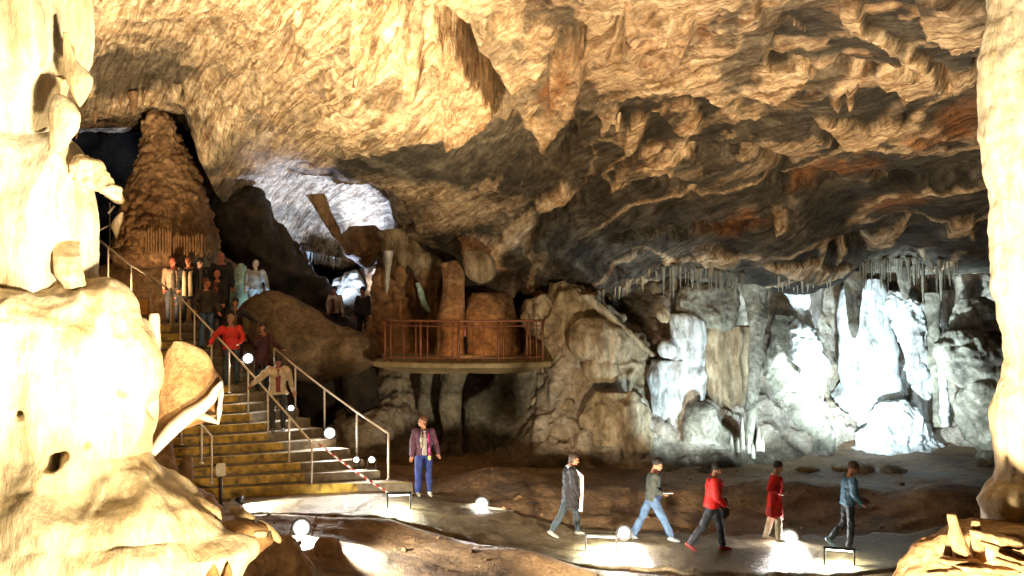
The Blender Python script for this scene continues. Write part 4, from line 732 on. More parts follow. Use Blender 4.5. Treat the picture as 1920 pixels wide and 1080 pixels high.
# left rail (bends down at its lower end)
LRp = [(397, 818, 23.5), (378, 797, 23.6), (340, 752, 24.0), (300, 700, 24.6), (262, 640, 25.3), (205, 556, 26.4), (178, 530, 27.0), (148, 508, 27.6)]
tp = [Vector(P3(*p)) for p in LRp]; handrail('handrail', 'left stair handrail half hidden behind the pale shell formation', tp, [(tp[0], 1.0), (tp[1], .82), (tp[2], .95), (tp[4], .95), (tp[5], .9), (tp[6], .9)])
U1 = [(315, 541, 27.3), (282, 519, 28.0), (246, 497, 28.8), (203, 463, 29.8), (170, 440, 30.6)]
tp = [Vector(P3(*p)) for p in U1]; handrail('handrail', 'upper handrail climbing into the dark recess on the left', tp, [(tp[1], 1.0), (tp[2], 1.05), (tp[3], 1.1), (tp[4], 1.0)])
U2 = [(168, 441, 31.4), (206, 422, 31.6), (238, 415, 32)]
tp = [Vector(P3(*p)) for p in U2]; handrail('handrail', 'short farthest handrail at the back of the dark recess', tp, [(tp[1]+Vector((0, 0, .65)), 1.6), (Vector(P3(183, 436, 31.4)), .9), (tp[0], 1.0)], r=.018)
o = MB(); a = Vector(P3(203, 400, 31.2)); b = Vector(P3(215, 386, 31.2)); o.tube([a, b], .035, 8); tag(o.build('lamp_bracket', M['steel'], None, True, origin=a), 'small tilted metal lamp arm on the farthest handrail post', 'lamp bracket')
# red and white barrier tape
a = tp0 = Vector(P3(598, 832, 23.95)); b = Vector(P3(752, 938, 24.0)); mb = MB(); n = 26
for i in range(n):
    mb.mi = i % 2; p = a.lerp(b, i/n); q = a.lerp(b, (i+1)/n); sg = -.05*math.sin(PI*i/n), -.05*math.sin(PI*(i+1)/n)
    mb.tube([p+Vector((0, 0, sg[0])), q+Vector((0, 0, sg[1]))], .022, 6)
tag(mb.build('barrier_tape', [M['red'], M['tapewhite']], None, False, origin=b), 'red and white striped barrier tape sloping down from the middle handrail', 'tape')

# ------------------------------------------------------------------ viewing platform
def platform():
    fr = [P3(700, 690, 28.2), P3(760, 690, 27.7), P3(850, 690, 27.4), P3(940, 690, 27.5), P3(1000, 688, 27.8), P3(1034, 684, 28.2)]
    zt = 3.12; bk = [(7.2*0+fr[-1][0]+.3, 32, 0), (fr[0][0]-.3, 32, 0)]
    base = Vector((fr[2][0], fr[2][1]+1, zt-.3)); root = empty('viewing_platform', base); tag(root, 'concrete viewing platform on the rock shelf with a thick pale edge', 'platform')
    ring = [Vector((p[0], p[1], 0)) for p in fr]; sub = []
    for a, b in zip(ring[:-1], ring[1:]):
        for t in (0, .33, .66): sub.append(a.lerp(b, t))
    ring = sub+[ring[-1]]+[Vector(p) for p in bk]; n = len(ring); cen = sum(ring, Vector())/n
    vs = []
    for zz, ins in ((zt, .03), (zt-.03, 0), (zt-.12, 0), (zt-.14, .06), (zt-.30, .7)):
        for p in ring: q = p+(cen-p).normalized()*ins; vs.append(Vector((q.x, q.y, zz))-base)
    fs = [tuple(range(n)), tuple(range(4*n, 5*n))[::-1]]
    for r in range(4):
        for i in range(n): fs.append((r*n+i, (r+1)*n+i, (r+1)*n+(i+1) % n, r*n+(i+1) % n))
    mesh_obj('deck', vs, fs, M['deck'], root, False)
    # railing
    rr = empty('platform_railing', (fr[0][0], fr[0][1], zt)); tag(rr, 'brown painted metal railing along the front of the viewing platform', 'railing'); o0 = rr.location
    def fp(px):
        for a, b in zip(fr[:-1], fr[1:]):
            pa = 960+a[0]/a[1]*F; pb = 960+b[0]/b[1]*F
            if pa <= px <= pb: t = (px-pa)/(pb-pa); return Vector(a).lerp(Vector(b), t)*1.0
        return Vector(fr[-1])
    def base_at(px): p = fp(px); return Vector((p.x, p.y+.14, zt))-o0
    xs = list(range(720, 1022, 12)); H = 1.05
    mb = MB(); mb.tube([base_at(x)+Vector((0, 0, H)) for x in xs], .032, 8); mb.build('top_rail', M['rust'], rr, True)
    mb = MB(); mb.tube([base_at(x)+Vector((0, 0, H-.13)) for x in xs], .016, 8); mb.build('middle_rail', M['rust'], rr, True)
    mb = MB(); mb.tube([base_at(x)+Vector((0, 0, .12)) for x in xs], .02, 8); mb.build('bottom_rail', M['rust'], rr, True)
    for x, r in ((721, .03), (732, .018), (779, .016), (788, .03), (801, .018), (848, .02), (859, .032), (934, .034), (944, .018), (906, .012), (886, .012), (822, .012), (756, .012), (988, .03), (994, .018), (1006, .012), (1018, .03)):
        mb = MB(); q = base_at(x); mb.tube([q-Vector((0, 0, .01)), q+Vector((0, 0, H))], r, 8); mb.build('post' if r > .02 else 'baluster', M['steel'] if x in (721, 732) and 0 else M['rust'], rr, True)
platform()

# ------------------------------------------------------------------ lamps that can be seen
def floodlight(px, py, D, label, watts, col=WHITE, r=.17, aim=None, z=None, group=None, back=0.0):
    c = Vector(P3(px, py, D)); g = c.z-.30 if z is None else z
    root = empty('floodlight', (c.x, c.y, g)); tag(root, label, 'floodlight', group)
    d = (Vector(aim)-c) if aim else Vector((0, 0, CZ))-c
    yaw = math.atan2(d.y, d.x)+PI/2; pit = math.atan2(d.z, math.hypot(d.x, d.y))
    R = Matrix.Rotation(yaw, 3, 'Z') @ Matrix.Rotation(-pit, 3, 'X'); h = c.z-g
    def T(o): o.location = (0, 0, h); o.rotation_euler = R.to_euler(); return o
    mb = MB(); n = 20
    prof = [(.02, .5), (r*.55, .48), (r*.8, .30), (r*1.02, .12), (r*1.12, .02), (r*1.14, -.05), (r*.98, -.06), (r*.78, .0)]
    for i, (rr, yy) in enumerate(prof[:-1]):
        r2, y2 = prof[i+1]; vs = []
        for a, b in ((rr, yy*r*2), (r2, y2*r*2)):
            for k in range(n): vs.append((a*math.cos(2*PI*k/n), b, a*math.sin(2*PI*k/n)))
        mb.add(vs, [(k, (k+1) % n, n+(k+1) % n, n+k) for k in range(n)])
    T(mb.build('housing', M['black'], root, True))
    mb = MB(); mb.ell((0, .0, 0), (r*.74, r*.2, r*.74), seg=24, rings=12); T(mb.build('lens', M['lens'], root, True))
    mb = MB()
    for s in (-1, 1): mb.box((s*r*1.18, .05, -h/2), (.02, .05, h+.02), 0, .004)
    mb.box((0, .05, -h+.015), (r*2.8, .12, .03), 0, .006); o = mb.build('bracket', M['black'], root); o.location = (0, 0, h); o.rotation_euler = (0, 0, yaw)
    ld = bpy.data.lights.new('lamp', 'SPOT'); ld.spot_size = 2.95; ld.spot_blend = .5; ld.color = col; ld.energy = watts*2.6; ld.shadow_soft_size = .03
    lo = bpy.data.objects.new('lamp', ld); COL.objects.link(lo); lo.parent = root; lo.location = Vector((0, 0, h))+R @ Vector((0, -r*.3-.02, .0)); lo.rotation_euler = (R @ Matrix.Rotation(-PI/2+.2, 3, 'X')).to_euler()
    mb = MB(); pts = [Vector((0, .08, -h+.05)), Vector((.15, .2, -h+.02))]+[Vector((.15+.35*t, .2+.12*math.sin(t*2.2+px), -h+.012)) for t in (.5, 1, 1.5, 2, 2.6, 3.2)]
    if 'path' in label: o = mb.tube(pts, .012, 6).build('cable', M['black'], root, True); o.location = (0, 0, h)
    return root
def gz(px, py, D): p = P3(px, py, D); return ground(p[0], p[1])
floodlight(903, 945, 23.9, 'round floodlight glaring beside the path between the standing visitor and the first walker', 230, r=.15, z=gz(903, 945, 23.9))
floodlight(1170, 999, 22.3, 'round floodlight glaring just behind the leg of the walker in jeans', 100, r=.14, z=gz(1170, 999, 22.3))
floodlight(1480, 1010, 22.6, 'brightest round floodlight on the path at the feet of the walker in the red coat', 170, r=.19, z=gz(1480, 1010, 22.6))
floodlight(565, 990, 20.6, 'large round floor lamp at the tip of the rock ledge in the foreground', 380, col=(1, .93, .78), r=.17, z=gz(565, 990, 20.6)-.1)
floodlight(465, 672, 26.3, 'white spotlight shining between the legs of the people on the stairs', 50, r=.13, z=2.88)
floodlight(546, 765, 26.0, 'small lamp on the stairs beside the feet of the visitor in the cream jacket', 22, r=.075, z=1.9)
floodlight(618, 812, 25.6, 'bright floodlight resting on a step by the right handrail', 90, r=.14, z=1.49)
floodlight(668, 862, 24.9, 'small twin lamp, left one, on the lower steps by the right handrail', 16, r=.07, z=.9)
floodlight(697, 862, 24.8, 'small twin lamp, right one, on the lower steps by the right handrail', 22, r=.08, z=.9)
floodlight(1702, 903, 27.0, 'little white lamp on the ground under the foot of the brilliant column', 30, COOL, r=.09, aim=P3(1700, 860, 30))
def footlight(x0, x1, py, D, label, watts, tilt=0):
    """low path light: two thin posts, a hood bar and a lamp strip below it"""
    a = on_path(x0, py+14); b = on_path(x1, py+16); m = (a+b)/2; root = empty('footlight', m, 0); tag(root, label, 'footlight')
    d = (b-a); yaw = math.atan2(d.y, d.x); L = d.length; H = .36
    root.rotation_euler = (0, 0, yaw)
    mb = MB(); mb.box((0, 0, H), (L+.05, .09, .05), 0, .01); mb.build('hood', M['black'], root)
    for s in (-1, 1):
        mb = MB(); mb.box((s*L/2, 0, H/2-.03), (.035, .035, H+.06), 0, .006); mb.build('post', M['black'], root)
    mb = MB(); mb.tube([(-L*.44, 0, H-.04), (L*.44, 0, H-.04)], .012, 8); mb.build('lamp_strip', M['tube'], root, True)
    ld = bpy.data.lights.new('strip_light', 'AREA'); ld.shape = 'RECTANGLE'; ld.size = L*.85; ld.size_y = .05; ld.energy = watts; ld.color = (1, 1, .72)
    lo = bpy.data.objects.new('strip_light', ld); COL.objects.link(lo); lo.parent = root; lo.location = (0, 0, H-.06)
    return root
footlight(1098, 1156, 1022, 21.8, 'low framed path light near the first walker', 60)
footlight(1546, 1602, 1048, 21.3, 'low framed path light in front of the walker in the blue jacket', 60)
footlight(727, 770, 942, 23.4, 'low framed path light beside the feet of the standing visitor', 50)
def skim_lamp(px, py, D, label, watts, tx, ty):
    p = on_path(px, py); root = empty('ground_spotlight', p); tag(root, label, 'spotlight')
    a = on_path(tx, ty); d = a-p; yaw = math.atan2(d.y, d.x)
    mb = MB(); mb.tube([Vector((-.12, 0, .12)), Vector((-.02, 0, .12)), Vector((.03, 0, .12))], [.04, .08, .085], 12); o = mb.build('housing', M['black'], root, True); o.rotation_euler = (0, 0, yaw)
    mb = MB(); mb.box((0, 0, .02), (.16, .14, .03), 0, .006); mb.build('base', M['black'], root)
    ld = bpy.data.lights.new('lamp', 'SPOT'); ld.energy = watts; ld.color = (1, .93, .78); ld.spot_size = 2.2; ld.spot_blend = .8; ld.shadow_soft_size = .05
    lo = bpy.data.objects.new('lamp', ld); COL.objects.link(lo); lo.parent = root; lo.location = (.06*math.cos(yaw), .06*math.sin(yaw), .16)
    dd = d+Vector((0, 0, -.25)); lo.rotation_euler = dd.to_track_quat('-Z', 'Y').to_euler()
skim_lamp(452, 948, 22.6, 'tiny black spotlight on the floor skimming the ground near the dark post', 1300, 640, 965)
skim_lamp(632, 1030, 20, 'tiny black spotlight on the floor behind the smooth brown knob', 1500, 900, 1062)
# post lamp at the foot of the stairs
p = on_path(414, 948); root = empty('bollard_lamp', p); tag(root, 'slim dark post with a white lamp head at the left foot of the stairs', 'bollard lamp')
mb = MB(); mb.tube([(0, 0, -.05), (0, 0, .62)], .035, 12); mb.tube([(0, 0, .0), (0, 0, .03)], .07, 12); mb.build('post', M['black'], root, True)
mb = MB(); mb.box((0, 0, .74), (.19, .13, .26), .3, .02); mb.build('lamp_head', M['steel'], root)
mb = MB(); mb.box((-.04, -.075, .75), (.09, .02, .18), .3, .005); mb.build('lens', M['tapewhite'], root)
# small white box on the ledge
o = MB(); c = Vector(P3(488, 1001, 11.15)); o.box((0, 0, 0), (.125, .08, .06), .15, .012); bx = o.build('junction_box', M['near'], None, False); bx.location = c; tag(bx, 'small cream electrical box on the tan rock ledge', 'electrical box')
o = MB(); o.tube([(.075, 0, -.03), (.085, 0, .02), (.1, 0, .03), (.115, 0, -.03)], .008, 8); o.build('cable_loop', M['black'], bx, True)
# boards and box at the top of the stairs
for (px, py, D, sx, sz, mt, nm, l, ct) in [(287, 533, 27.9, .38, .20, 'cream_plastic', 'sign_board', 'cream board fixed across the upper handrail', 'sign board'), (298, 547, 27.75, .16, .30, 'cream_plastic', 'hanging_paper', 'cream sheet hanging below the board on the upper handrail', 'paper'), (265, 576, 27.7, .36, .36, 'orange', 'box', 'small orange box on the ground behind the upper handrail', 'box')]:
    o = MB(); c = Vector(P3(px, py, D)); o.box((0, 0, 0), (sx, .03 if nm != 'box' else .3, sz), .1, .008 if nm != 'box' else .02); b = o.build(nm, M[mt]); b.location = c; tag(b, l, ct)
# ------------------------------------------------------------------ people
PM = {}
def pm(name, col, rough=.7, var=.25, scale=14):
    k = (name, tuple(round(c, 3) for c in col))
    if k not in PM: PM[k] = simple(name, col, rough, var=.45 if 'cloth' in name else var, scale=7 if 'cloth' in name else scale, bump=.9 if 'cloth' in name else .25, bd=.03 if 'cloth' in name else .01)
    return PM[k]
def fuse(mb, name, mat, parent, voxel, smooth_it=3, twomat=None):
    o = mb.build(name, mat, parent, True)
    md = o.modifiers.new('r', 'REMESH'); md.mode = 'VOXEL'; md.voxel_size = voxel; md.use_smooth_shade = True
    sm = o.modifiers.new('s', 'SMOOTH'); sm.factor = .5; sm.iterations = smooth_it
    dg = bpy.context.evaluated_depsgraph_get(); me = bpy.data.meshes.new_from_object(o.evaluated_get(dg)); old = o.data
    o.modifiers.clear(); o.data = me; bpy.data.meshes.remove(old); me.name = name
    me.polygons.foreach_set('use_smooth', [True]*len(me.polygons))
    return o
def adir(a, b):
    a = math.radians(a); b = math.radians(b); return Vector((math.sin(b), -math.sin(a)*math.cos(b), -math.cos(a)*math.cos(b)))
def person(label, loc, yaw, H=1.70, arms=((5, 8, 15, 4), (5, 8, 15, 4)), legs=((3, 3), (-3, -3)), lean=3, hyaw=0, hpitch=0, skin=(.46, .22, .13), hair=(.03, .02, .015), hairlen='short',
           top=('jacket', (.03, .03, .03), .03), coat=0.0, trousers=(.03, .03, .05), flare=1.0, shoes=(.03, .03, .03), extras=(), build=1.0, collar=None, shirt=None, voxel=.0095):
    """local frame: facing -Y, person's sides at -X / +X; arms = (forward, outward, forearm forward, forearm outward); legs = (thigh forward, shank forward)"""
    s = H/1.72; label_ = label; root = empty('person', loc, yaw); tag(root, label, 'person')
    RL = Matrix.Rotation(math.radians(lean), 3, 'X')
    hipz = 0; leg = []
    for i, sd in enumerate((-1, 1)):
        a, b = legs[i]; hip = Vector((sd*.095*build, 0, 0)); kn = hip+adir(a, sd*3)*.44; an = kn+adir(b, sd*1)*.43; leg.append((hip, kn, an, b))
    low = min(l[2].z for l in leg); pel = Vector((0, 0, -low+.085))
    leg = [(h+pel, k+pel, a+pel, b) for h, k, a, b in leg]
    def U(x, y, z): return pel+RL @ Vector((x, y, z))
    neck = U(0, .01, .54); shp = [U(sd*.175*build, .01, .47) for sd in (-1, 1)]
    arm = []
    for i, sd in enumerate((-1, 1)):
        a1, b1, a2, b2 = arms[i]; el = shp[i]+adir(a1, sd*b1)*.285; wr = el+adir(a2, sd*b2)*.25; arm.append((shp[i], el, wr, adir(a2, sd*b2)))
    HR = RL @ Matrix.Rotation(math.radians(hyaw), 3, 'Z') @ Matrix.Rotation(math.radians(hpitch), 3, 'X'); hc = neck+HR @ Vector((0, -.015, .155))
    def torso(mb, e, z0=-.05, z1=.5):
        lv = [(-.05, .165, .115), (.04, .155, .108), (.14, .138, .1), (.26, .152, .112), (.36, .17, .118), (.44, .165, .105), (.5, .10, .075), (.54, .06, .06)]
        lv = [l for l in lv if z0-.001 <= l[0] <= z1+.05]; n = 18; vs = []
        for z, rx, ry in lv:
            for k in range(n): t = 2*PI*k/n; vs.append(U((rx*build+e)*math.cos(t), (ry*(.6+.4*build)+e)*math.sin(t), z))
        fs = [tuple(range(n))[::-1], tuple(range((len(lv)-1)*n, len(lv)*n))]
        for r in range(len(lv)-1):
            for k in range(n): fs.append((r*n+k, r*n+(k+1) % n, (r+1)*n+(k+1) % n, (r+1)*n+k))
        mb.add(vs, fs)
    def limb(mb, a, b, ra, rb, jt=True):
        n = 5; mb.tube([a.lerp(b, t/n) for t in range(n+1)], [ra+(rb-ra)*t/n+.004*math.sin(PI*t/n) for t in range(n+1)], 12)
        mb.ell(a, ra, seg=10, rings=7); mb.ell(b, rb, seg=10, rings=7)
    # ---- body: one surface
    mb = MB(); torso(mb, 0)
    mb.tube([U(0, .01, .48), neck+Vector((0, 0, .02)), hc+HR @ Vector((0, .02, -.05))], [.062, .055, .055], 12)
    mb.ell(hc+HR @ Vector((0, .012, .02)), (.074, .092, .095), HR, 18, 12); mb.ell(hc+HR @ Vector((0, -.028, -.045)), (.056, .062, .070), HR, 14, 10)
    mb.ell(hc+HR @ Vector((0, -.082, -.085)), (.024, .02, .018), HR, 8, 6); mb.tube([hc+HR @ Vector((0, -.082, .012)), hc+HR @ Vector((0, -.112, -.028)), hc+HR @ Vector((0, -.088, -.038))], [.010, .017, .012], 8)
    for sd in (-1, 1):
        mb.ell(hc+HR @ Vector((sd*.076, .012, -.01)), (.012, .022, .034), HR, 8, 6); mb.ell(hc+HR @ Vector((sd*.045, -.065, -.03)), (.024, .02, .022), HR, 8, 6)
        mb.ell(hc+HR @ Vector((sd*.03, -.082, .026)), (.02, .012, .009), HR, 8, 6)
    mb.tube([hc+HR @ Vector((-.022, -.09, -.058)), hc+HR @ Vector((0, -.098, -.056)), hc+HR @ Vector((.022, -.09, -.058))], [.006, .009, .006], 6)
    for i, sd in enumerate((-1, 1)):
        a, e, wr, dr = arm[i]; limb(mb, a, e, .052, .04); limb(mb, e, wr, .04, .026)
        # hand
        sdv = dr.cross(Vector((0, 0, 1)) if abs(dr.z) < .9 else Vector((0, 1, 0))).normalized(); nrm = dr.cross(sdv).normalized()
        pc = wr+dr*.05
        mb.ell(pc, (.040, .045, .020), Matrix((sdv, dr, nrm)).transposed(), 10, 7)
        for f, (off, ln) in enumerate(((-.029, .062), (-.010, .074), (.010, .070), (.028, .056))):
            p0 = wr+dr*.082+sdv*off; cv = nrm*(.4 if nrm.dot(Vector((0, -1, -.3))) > 0 else -.4)
            p1 = p0+(dr+cv*.5).normalized()*ln*.5; p2 = p1+(dr+cv*2).normalized()*ln*.5
            mb.tube([p0-dr*.012, p0, p1, p2], [.010, .010, .0095, .008], 7); mb.ell(p2, .008, seg=7, rings=5)
        th = sdv*(-1 if (sdv.y > 0) else 1); t0 = wr+dr*.03+th*.03; t1 = t0+(dr*.6+th).normalized()*.034; t2 = t1+(dr*1.2+th*.4).normalized()*.03
        mb.tube([t0, t1, t2], [.013, .011, .009], 7); mb.ell(t2, .009, seg=7, rings=5)
        h, k, an, b = leg[i]; limb(mb, h, k, .078, .052); limb(mb, k, an, .052, .034)
    body = fuse(mb, 'body', pm('skin', skin, .55, .12), root, voxel, 2); body.scale = (s,)*3
    def part(mb2, name, col, vox=.014, rough=.75, it=3, label=None):
        o = fuse(mb2, name, pm(name+' cloth', col, rough), root, vox, it); o.scale = (s,)*3
        if name not in ('hair', 'shoe'):
            me = o.data; n = len(me.vertices); co = np.empty(n*3, np.float32); me.vertices.foreach_get('co', co); co = co.reshape(-1, 3).astype(float)
            nn = np.empty(n*3, np.float32); me.vertices.foreach_get('normal', nn); nn = nn.reshape(-1, 3); sd_ = len(label_)*3.1
            dd = .014*ridged(co+.08*np.stack([fbm(co, 3, 2, off=sd_)]*3, -1), 4.2, 2, s=(1, 1, .55), off=sd_)+.012*fbm(co, 11, 2, off=sd_)-.008
            co = co+nn*dd[:, None]; me.vertices.foreach_set('co', co.astype(np.float32).ravel()); me.update()
        if label: o['label'] = label
        return o
    def solid(mb2, name, col, smooth=True, rough=.6, parent=None):
        o = mb2.build(name, pm(name, col, rough), parent or root, smooth); o.scale = (s,)*3 if not parent else (1, 1, 1); return o
    # ---- clothes
    mb = MB(); mb.ell(U(0, 0, .0), (.165*build+.012, .125, .12), seg=16, rings=10)
    for h, k, an, b in leg: limb(mb, h, k, .094, .068*flare); limb(mb, k, an+(an-k).normalized()*-.03, .066*flare, .056*flare)
    part(mb, 'trousers', trousers)
    kind, tc, th = top
    mb = MB(); torso(mb, th, -.05, .46); tp = .0
    for i in (0, 1):
        a, e, wr, dr = arm[i]; limb(mb, a, e, .056+th*.8, .046+th*.6); 
        if kind != 'tshirt': limb(mb, e, wr-dr*.012, .045+th*.6, .034+th*.4)
    if coat > 0:
        n = 16; z0, z1 = -.02, -coat; vs = []
        for z, rr in ((.1, .15), (z0, .178), ((z0+z1)/2, .205), (z1, .225)):
            for k in range(n): t = 2*PI*k/n; wob = 1+.06*math.sin(3*t+1); P = U((rr*build+.01)*math.cos(t)*wob, (rr*.82)*math.sin(t)*wob, 0); vs.append(Vector((P.x, P.y+lean*.0, pel.z+z)))
        fs = [tuple(range(n))[::-1], tuple(range(3*n, 4*n))]
        for r in range(3):
            for k in range(n): fs.append((r*n+k, (r+1)*n+k, (r+1)*n+(k+1) % n, r*n+(k+1) % n))
        mb.add(vs, [f[::-1] for f in fs])
    part(mb, kind, tc)
    if shirt:      # open front showing what is worn below
        mb = MB(); n = 7; vs = []
        for z, wd in ((-.04, .055), (.15, .05), (.32, .06), (.44, .04), (.5, .03)):
            for k in range(n): u = (k/(n-1)-.5)*2; yy = -(.113 if z < .4 else .085)-th-.030+abs(u)*.02; vs.append(U(u*wd, yy, z))
            for k in range(n): u = (k/(n-1)-.5)*2; vs.append(U(u*wd, -.05, z))
        m2 = 2*n; fs = []
        for r in range(4):
            for k in range(n-1): fs.append((r*m2+k, r*m2+k+1, (r+1)*m2+k+1, (r+1)*m2+k)); fs.append((r*m2+n+k, (r+1)*m2+n+k, (r+1)*m2+n+k+1, r*m2+n+k+1))
            fs.append((r*m2, (r+1)*m2, (r+1)*m2+n, r*m2+n)); fs.append((r*m2+n-1, r*m2+2*n-1, (r+1)*m2+2*n-1, (r+1)*m2+n-1))
        mb.add(vs, fs); solid(mb, 'shirt', shirt)
    if collar:
        mb = MB(); pts = [neck+RL @ Vector((.085*math.cos(t), .08*math.sin(t)-.005, -.03+.015*math.sin(t))) for t in np.linspace(0, 2*PI, 15)]; mb.tube(pts, .03, 8); solid(mb, 'collar', collar)
    # shoes
    for i in (0, 1):
        h, k, an, b = leg[i]; mb = MB(); fa = math.radians(max(-50, min(25, b*.9))) ; FR = Matrix.Rotation(-fa if b < 0 else fa*.5, 3, 'X') if b else Matrix.Identity(3)
        mb.tube([an+FR @ Vector((0, .045, -.045)), an+FR @ Vector((0, -.02, -.045)), an+FR @ Vector((0, -.10, -.052)), an+FR @ Vector((0, -.175, -.058))], [.040, .046, .042, .026], 10, 1.0)
        mb.ell(an+FR @ Vector((0, .045, -.045)), .038, seg=8, rings=6); mb.ell(an+FR @ Vector((0, -.172, -.058)), (.034, .03, .022), FR, 8, 6); mb.tube([an+Vector((0, 0, .03)), an+FR @ Vector((0, 0, -.04))], [.045, .045], 10)
        part(mb, 'shoe', shoes, .012, .5, 2)
    # hair
    if hairlen != 'bald':
        mb = MB(); mb.ell(hc+HR @ Vector((0, .024, .038)), (.092, .106, .106), HR, 16, 10)
        if hairlen == 'long': mb.ell(hc+HR @ Vector((0, .05, -.05)), (.082, .06, .11), HR, 14, 9)
        if hairlen == 'medium': mb.ell(hc+HR @ Vector((0, .04, -.03)), (.082, .068, .085), HR, 14, 9)
        o = part(mb, 'hair', hair, .012, .6, 1)
        # carve the face free: pull front-lower hair points inside the skull
        me = o.data; inv = HR.transposed(); nz = {}
        for v in me.vertices:
            q = inv @ (v.co-hc); hl = .035+.012*math.sin(q.x*60)
            if q.y < -.02 and q.z < hl: v.co = hc+HR @ Vector((q.x*.6, q.y*.5+.02, min(q.z, .0)+.02))
            elif hairlen == 'short' and q.z < -.03: v.co = hc+HR @ Vector((q.x*.7, q.y*.6, q.z*.5))
            else: v.co = v.co+(v.co-hc).normalized()*(.006*math.sin(q.x*170+q.z*90)*math.cos(q.y*150))
    for ex in extras: ex(dict(root=root, U=U, hc=hc, HR=HR, neck=neck, arm=arm, leg=leg, s=s, pel=pel, solid=solid, part=part, th=th, coat=coat))
    # eyes
    mb = MB()
    for sd in (-1, 1): mb.ell(hc+HR @ Vector((sd*.03, -.083, .005)), (.010, .006, .006), HR, 8, 6)
    solid(mb, 'eyes', (.02, .015, .01), True, .3)
    return root
def flat_strip(mb, pts, w, th=.012, wdir=Vector((1, 0, 0))):
    vs = []; n = len(pts)
    for i, p in enumerate(pts):
        t = (pts[min(i+1, n-1)]-pts[max(i-1, 0)]).normalized(); nn = t.cross(wdir).normalized(); ww = w[i] if isinstance(w, (list, tuple)) else w
        for a, b in ((-1, -1), (1, -1), (1, 1), (-1, 1)): vs.append(p+wdir*ww*a/2+nn*th*b/2)
    fs = [(0, 1, 2, 3), tuple(range((n-1)*4, n*4))[::-1]]
    for i in range(n-1):
        for k in range(4): fs.append((i*4+k, i*4+4+k, i*4+4+(k+1) % 4, i*4+(k+1) % 4))
    mb.add(vs, fs)
def scarf(col, length=.75, both=True, sides=(-1, 1), name='scarf', wide=1.0):
    def f(c):
        mb = MB(); U = c['U']; th = c['th']
        for sd in sides:
            fl = -.13-th-.015*wide-.02*(c['coat'] > 0)
            pts = [U(sd*.03, .085, .50), U(sd*.085, .03, .535), U(sd*.085, -.07, .47), U(sd*.075, fl, .36), U(sd*.075, fl-.01, .2), U(sd*.08, fl-.015, .05), U(sd*.085, fl-.02, .5-length)]
            flat_strip(mb, pts, [q*wide for q in (.07, .075, .08, .09, .1, .1, .1)], .022*wide*wide)
        o = c['solid'](mb, name, col, True, .8)
    return f
def hat(col, brim=.0, cap=False):
    def f(c):
        mb = MB(); hc, HR = c['hc'], c['HR']; mb.ell(hc+HR @ Vector((0, .012, .065)), (.09, .105, .07), HR, 18, 10)
        if brim: 
            n = 20; vs = []
            for r, z in ((.07, .05), (.1+brim, .035), (.1+brim, .027), (.07, .03)):
                for k in range(n): t = 2*PI*k/n; vs.append(hc+HR @ Vector((r*math.cos(t), r*1.1*math.sin(t), z+.012*math.cos(2*t))))
            fs = []
            for r in range(4):
                for k in range(n): fs.append((r*n+k, r*n+(k+1) % n, ((r+1) % 4)*n+(k+1) % n, ((r+1) % 4)*n+k))
            mb.add(vs, fs)
        if cap: mb.ell(hc+HR @ Vector((0, -.11, .045)), (.065, .06, .01), HR, 14, 6)
        c['solid'](mb, 'hat', col, True, .8)
    return f
def glasses(c):
    mb = MB(); hc, HR = c['hc'], c['HR']
    for sd in (-1, 1):
        mb.tube([hc+HR @ Vector((sd*.032+.018*math.cos(t), -.098, .006+.014*math.sin(t))) for t in np.linspace(0, 2*PI, 11)], .003, 6)
        mb.tube([hc+HR @ Vector((sd*.05, -.097, .01)), hc+HR @ Vector((sd*.082, .0, .008))], .003, 6)
    mb.tube([hc+HR @ Vector((-.014, -.1, .008)), hc+HR @ Vector((.014, -.1, .008))], .003, 6)
    c['solid'](mb, 'glasses', (.5, .48, .42), True, .25)
def loose_bag(name, label, col, off, size, strap=True):
    """a bag carried by the person just made: a thing of its own"""
    def f(c):
        root = c['root']; p = c['U'](*off)*c['s']; mw = Matrix.Translation(root.location) @ Matrix.Rotation(root.rotation_euler.z, 4, 'Z')
        b = empty(name, mw @ p, root.rotation_euler.z); tag(b, label, 'bag')
        mb = MB(); mb.ell((0, 0, 0), (size[0]/2, size[1]/2, size[2]/2), seg=16, rings=10); mb.box((0, 0, -size[2]*.05), (size[0]*.86, size[1]*.84, size[2]*.8), 0, .05)
        mesh = fuse(mb, 'pouch', pm('bag cloth', col), b, .014, 2)
        mb = MB(); mb.box((0, -size[1]*.45, -size[2]*.12), (size[0]*.6, size[1]*.25, size[2]*.4), 0, .02); mb.build('pocket', pm('bag pocket', tuple(min(1, x*1.3+.01) for x in col)), b, True)
        if strap:
            iv = Matrix.Rotation(-root.rotation_euler.z, 4, 'Z') @ Matrix.Translation(-b.location)
            for sd in (-1, 1):
                pts = [mw @ (c['U'](sd*.1, .13, .1)*c['s']), mw @ (c['U'](sd*.11, .10, .42)*c['s']), mw @ (c['U'](sd*.105, .0, .525)*c['s']), mw @ (c['U'](sd*.11, -.13, .42)*c['s']), mw @ (c['U'](sd*.115, -.15, .2)*c['s'])]
                mb = MB(); mb.tube([iv @ q for q in pts], .016, 8); mb.build('strap', pm('strap', col), b, True)
    return f
R90 = PI/2
def foot(px, py, D): p = on_path(px, py); return Vector((p.x, p.y, p.z+.03 if path_d(np.array([p.x]), np.array([p.y]))[0] < .9 else p.z))
def walkspot(px, py, D):
    X = (px-960)/F*D; z = float(zfloor(np.array([X]), np.array([D]), False)[0])+.03; return Vector((X, D, z))
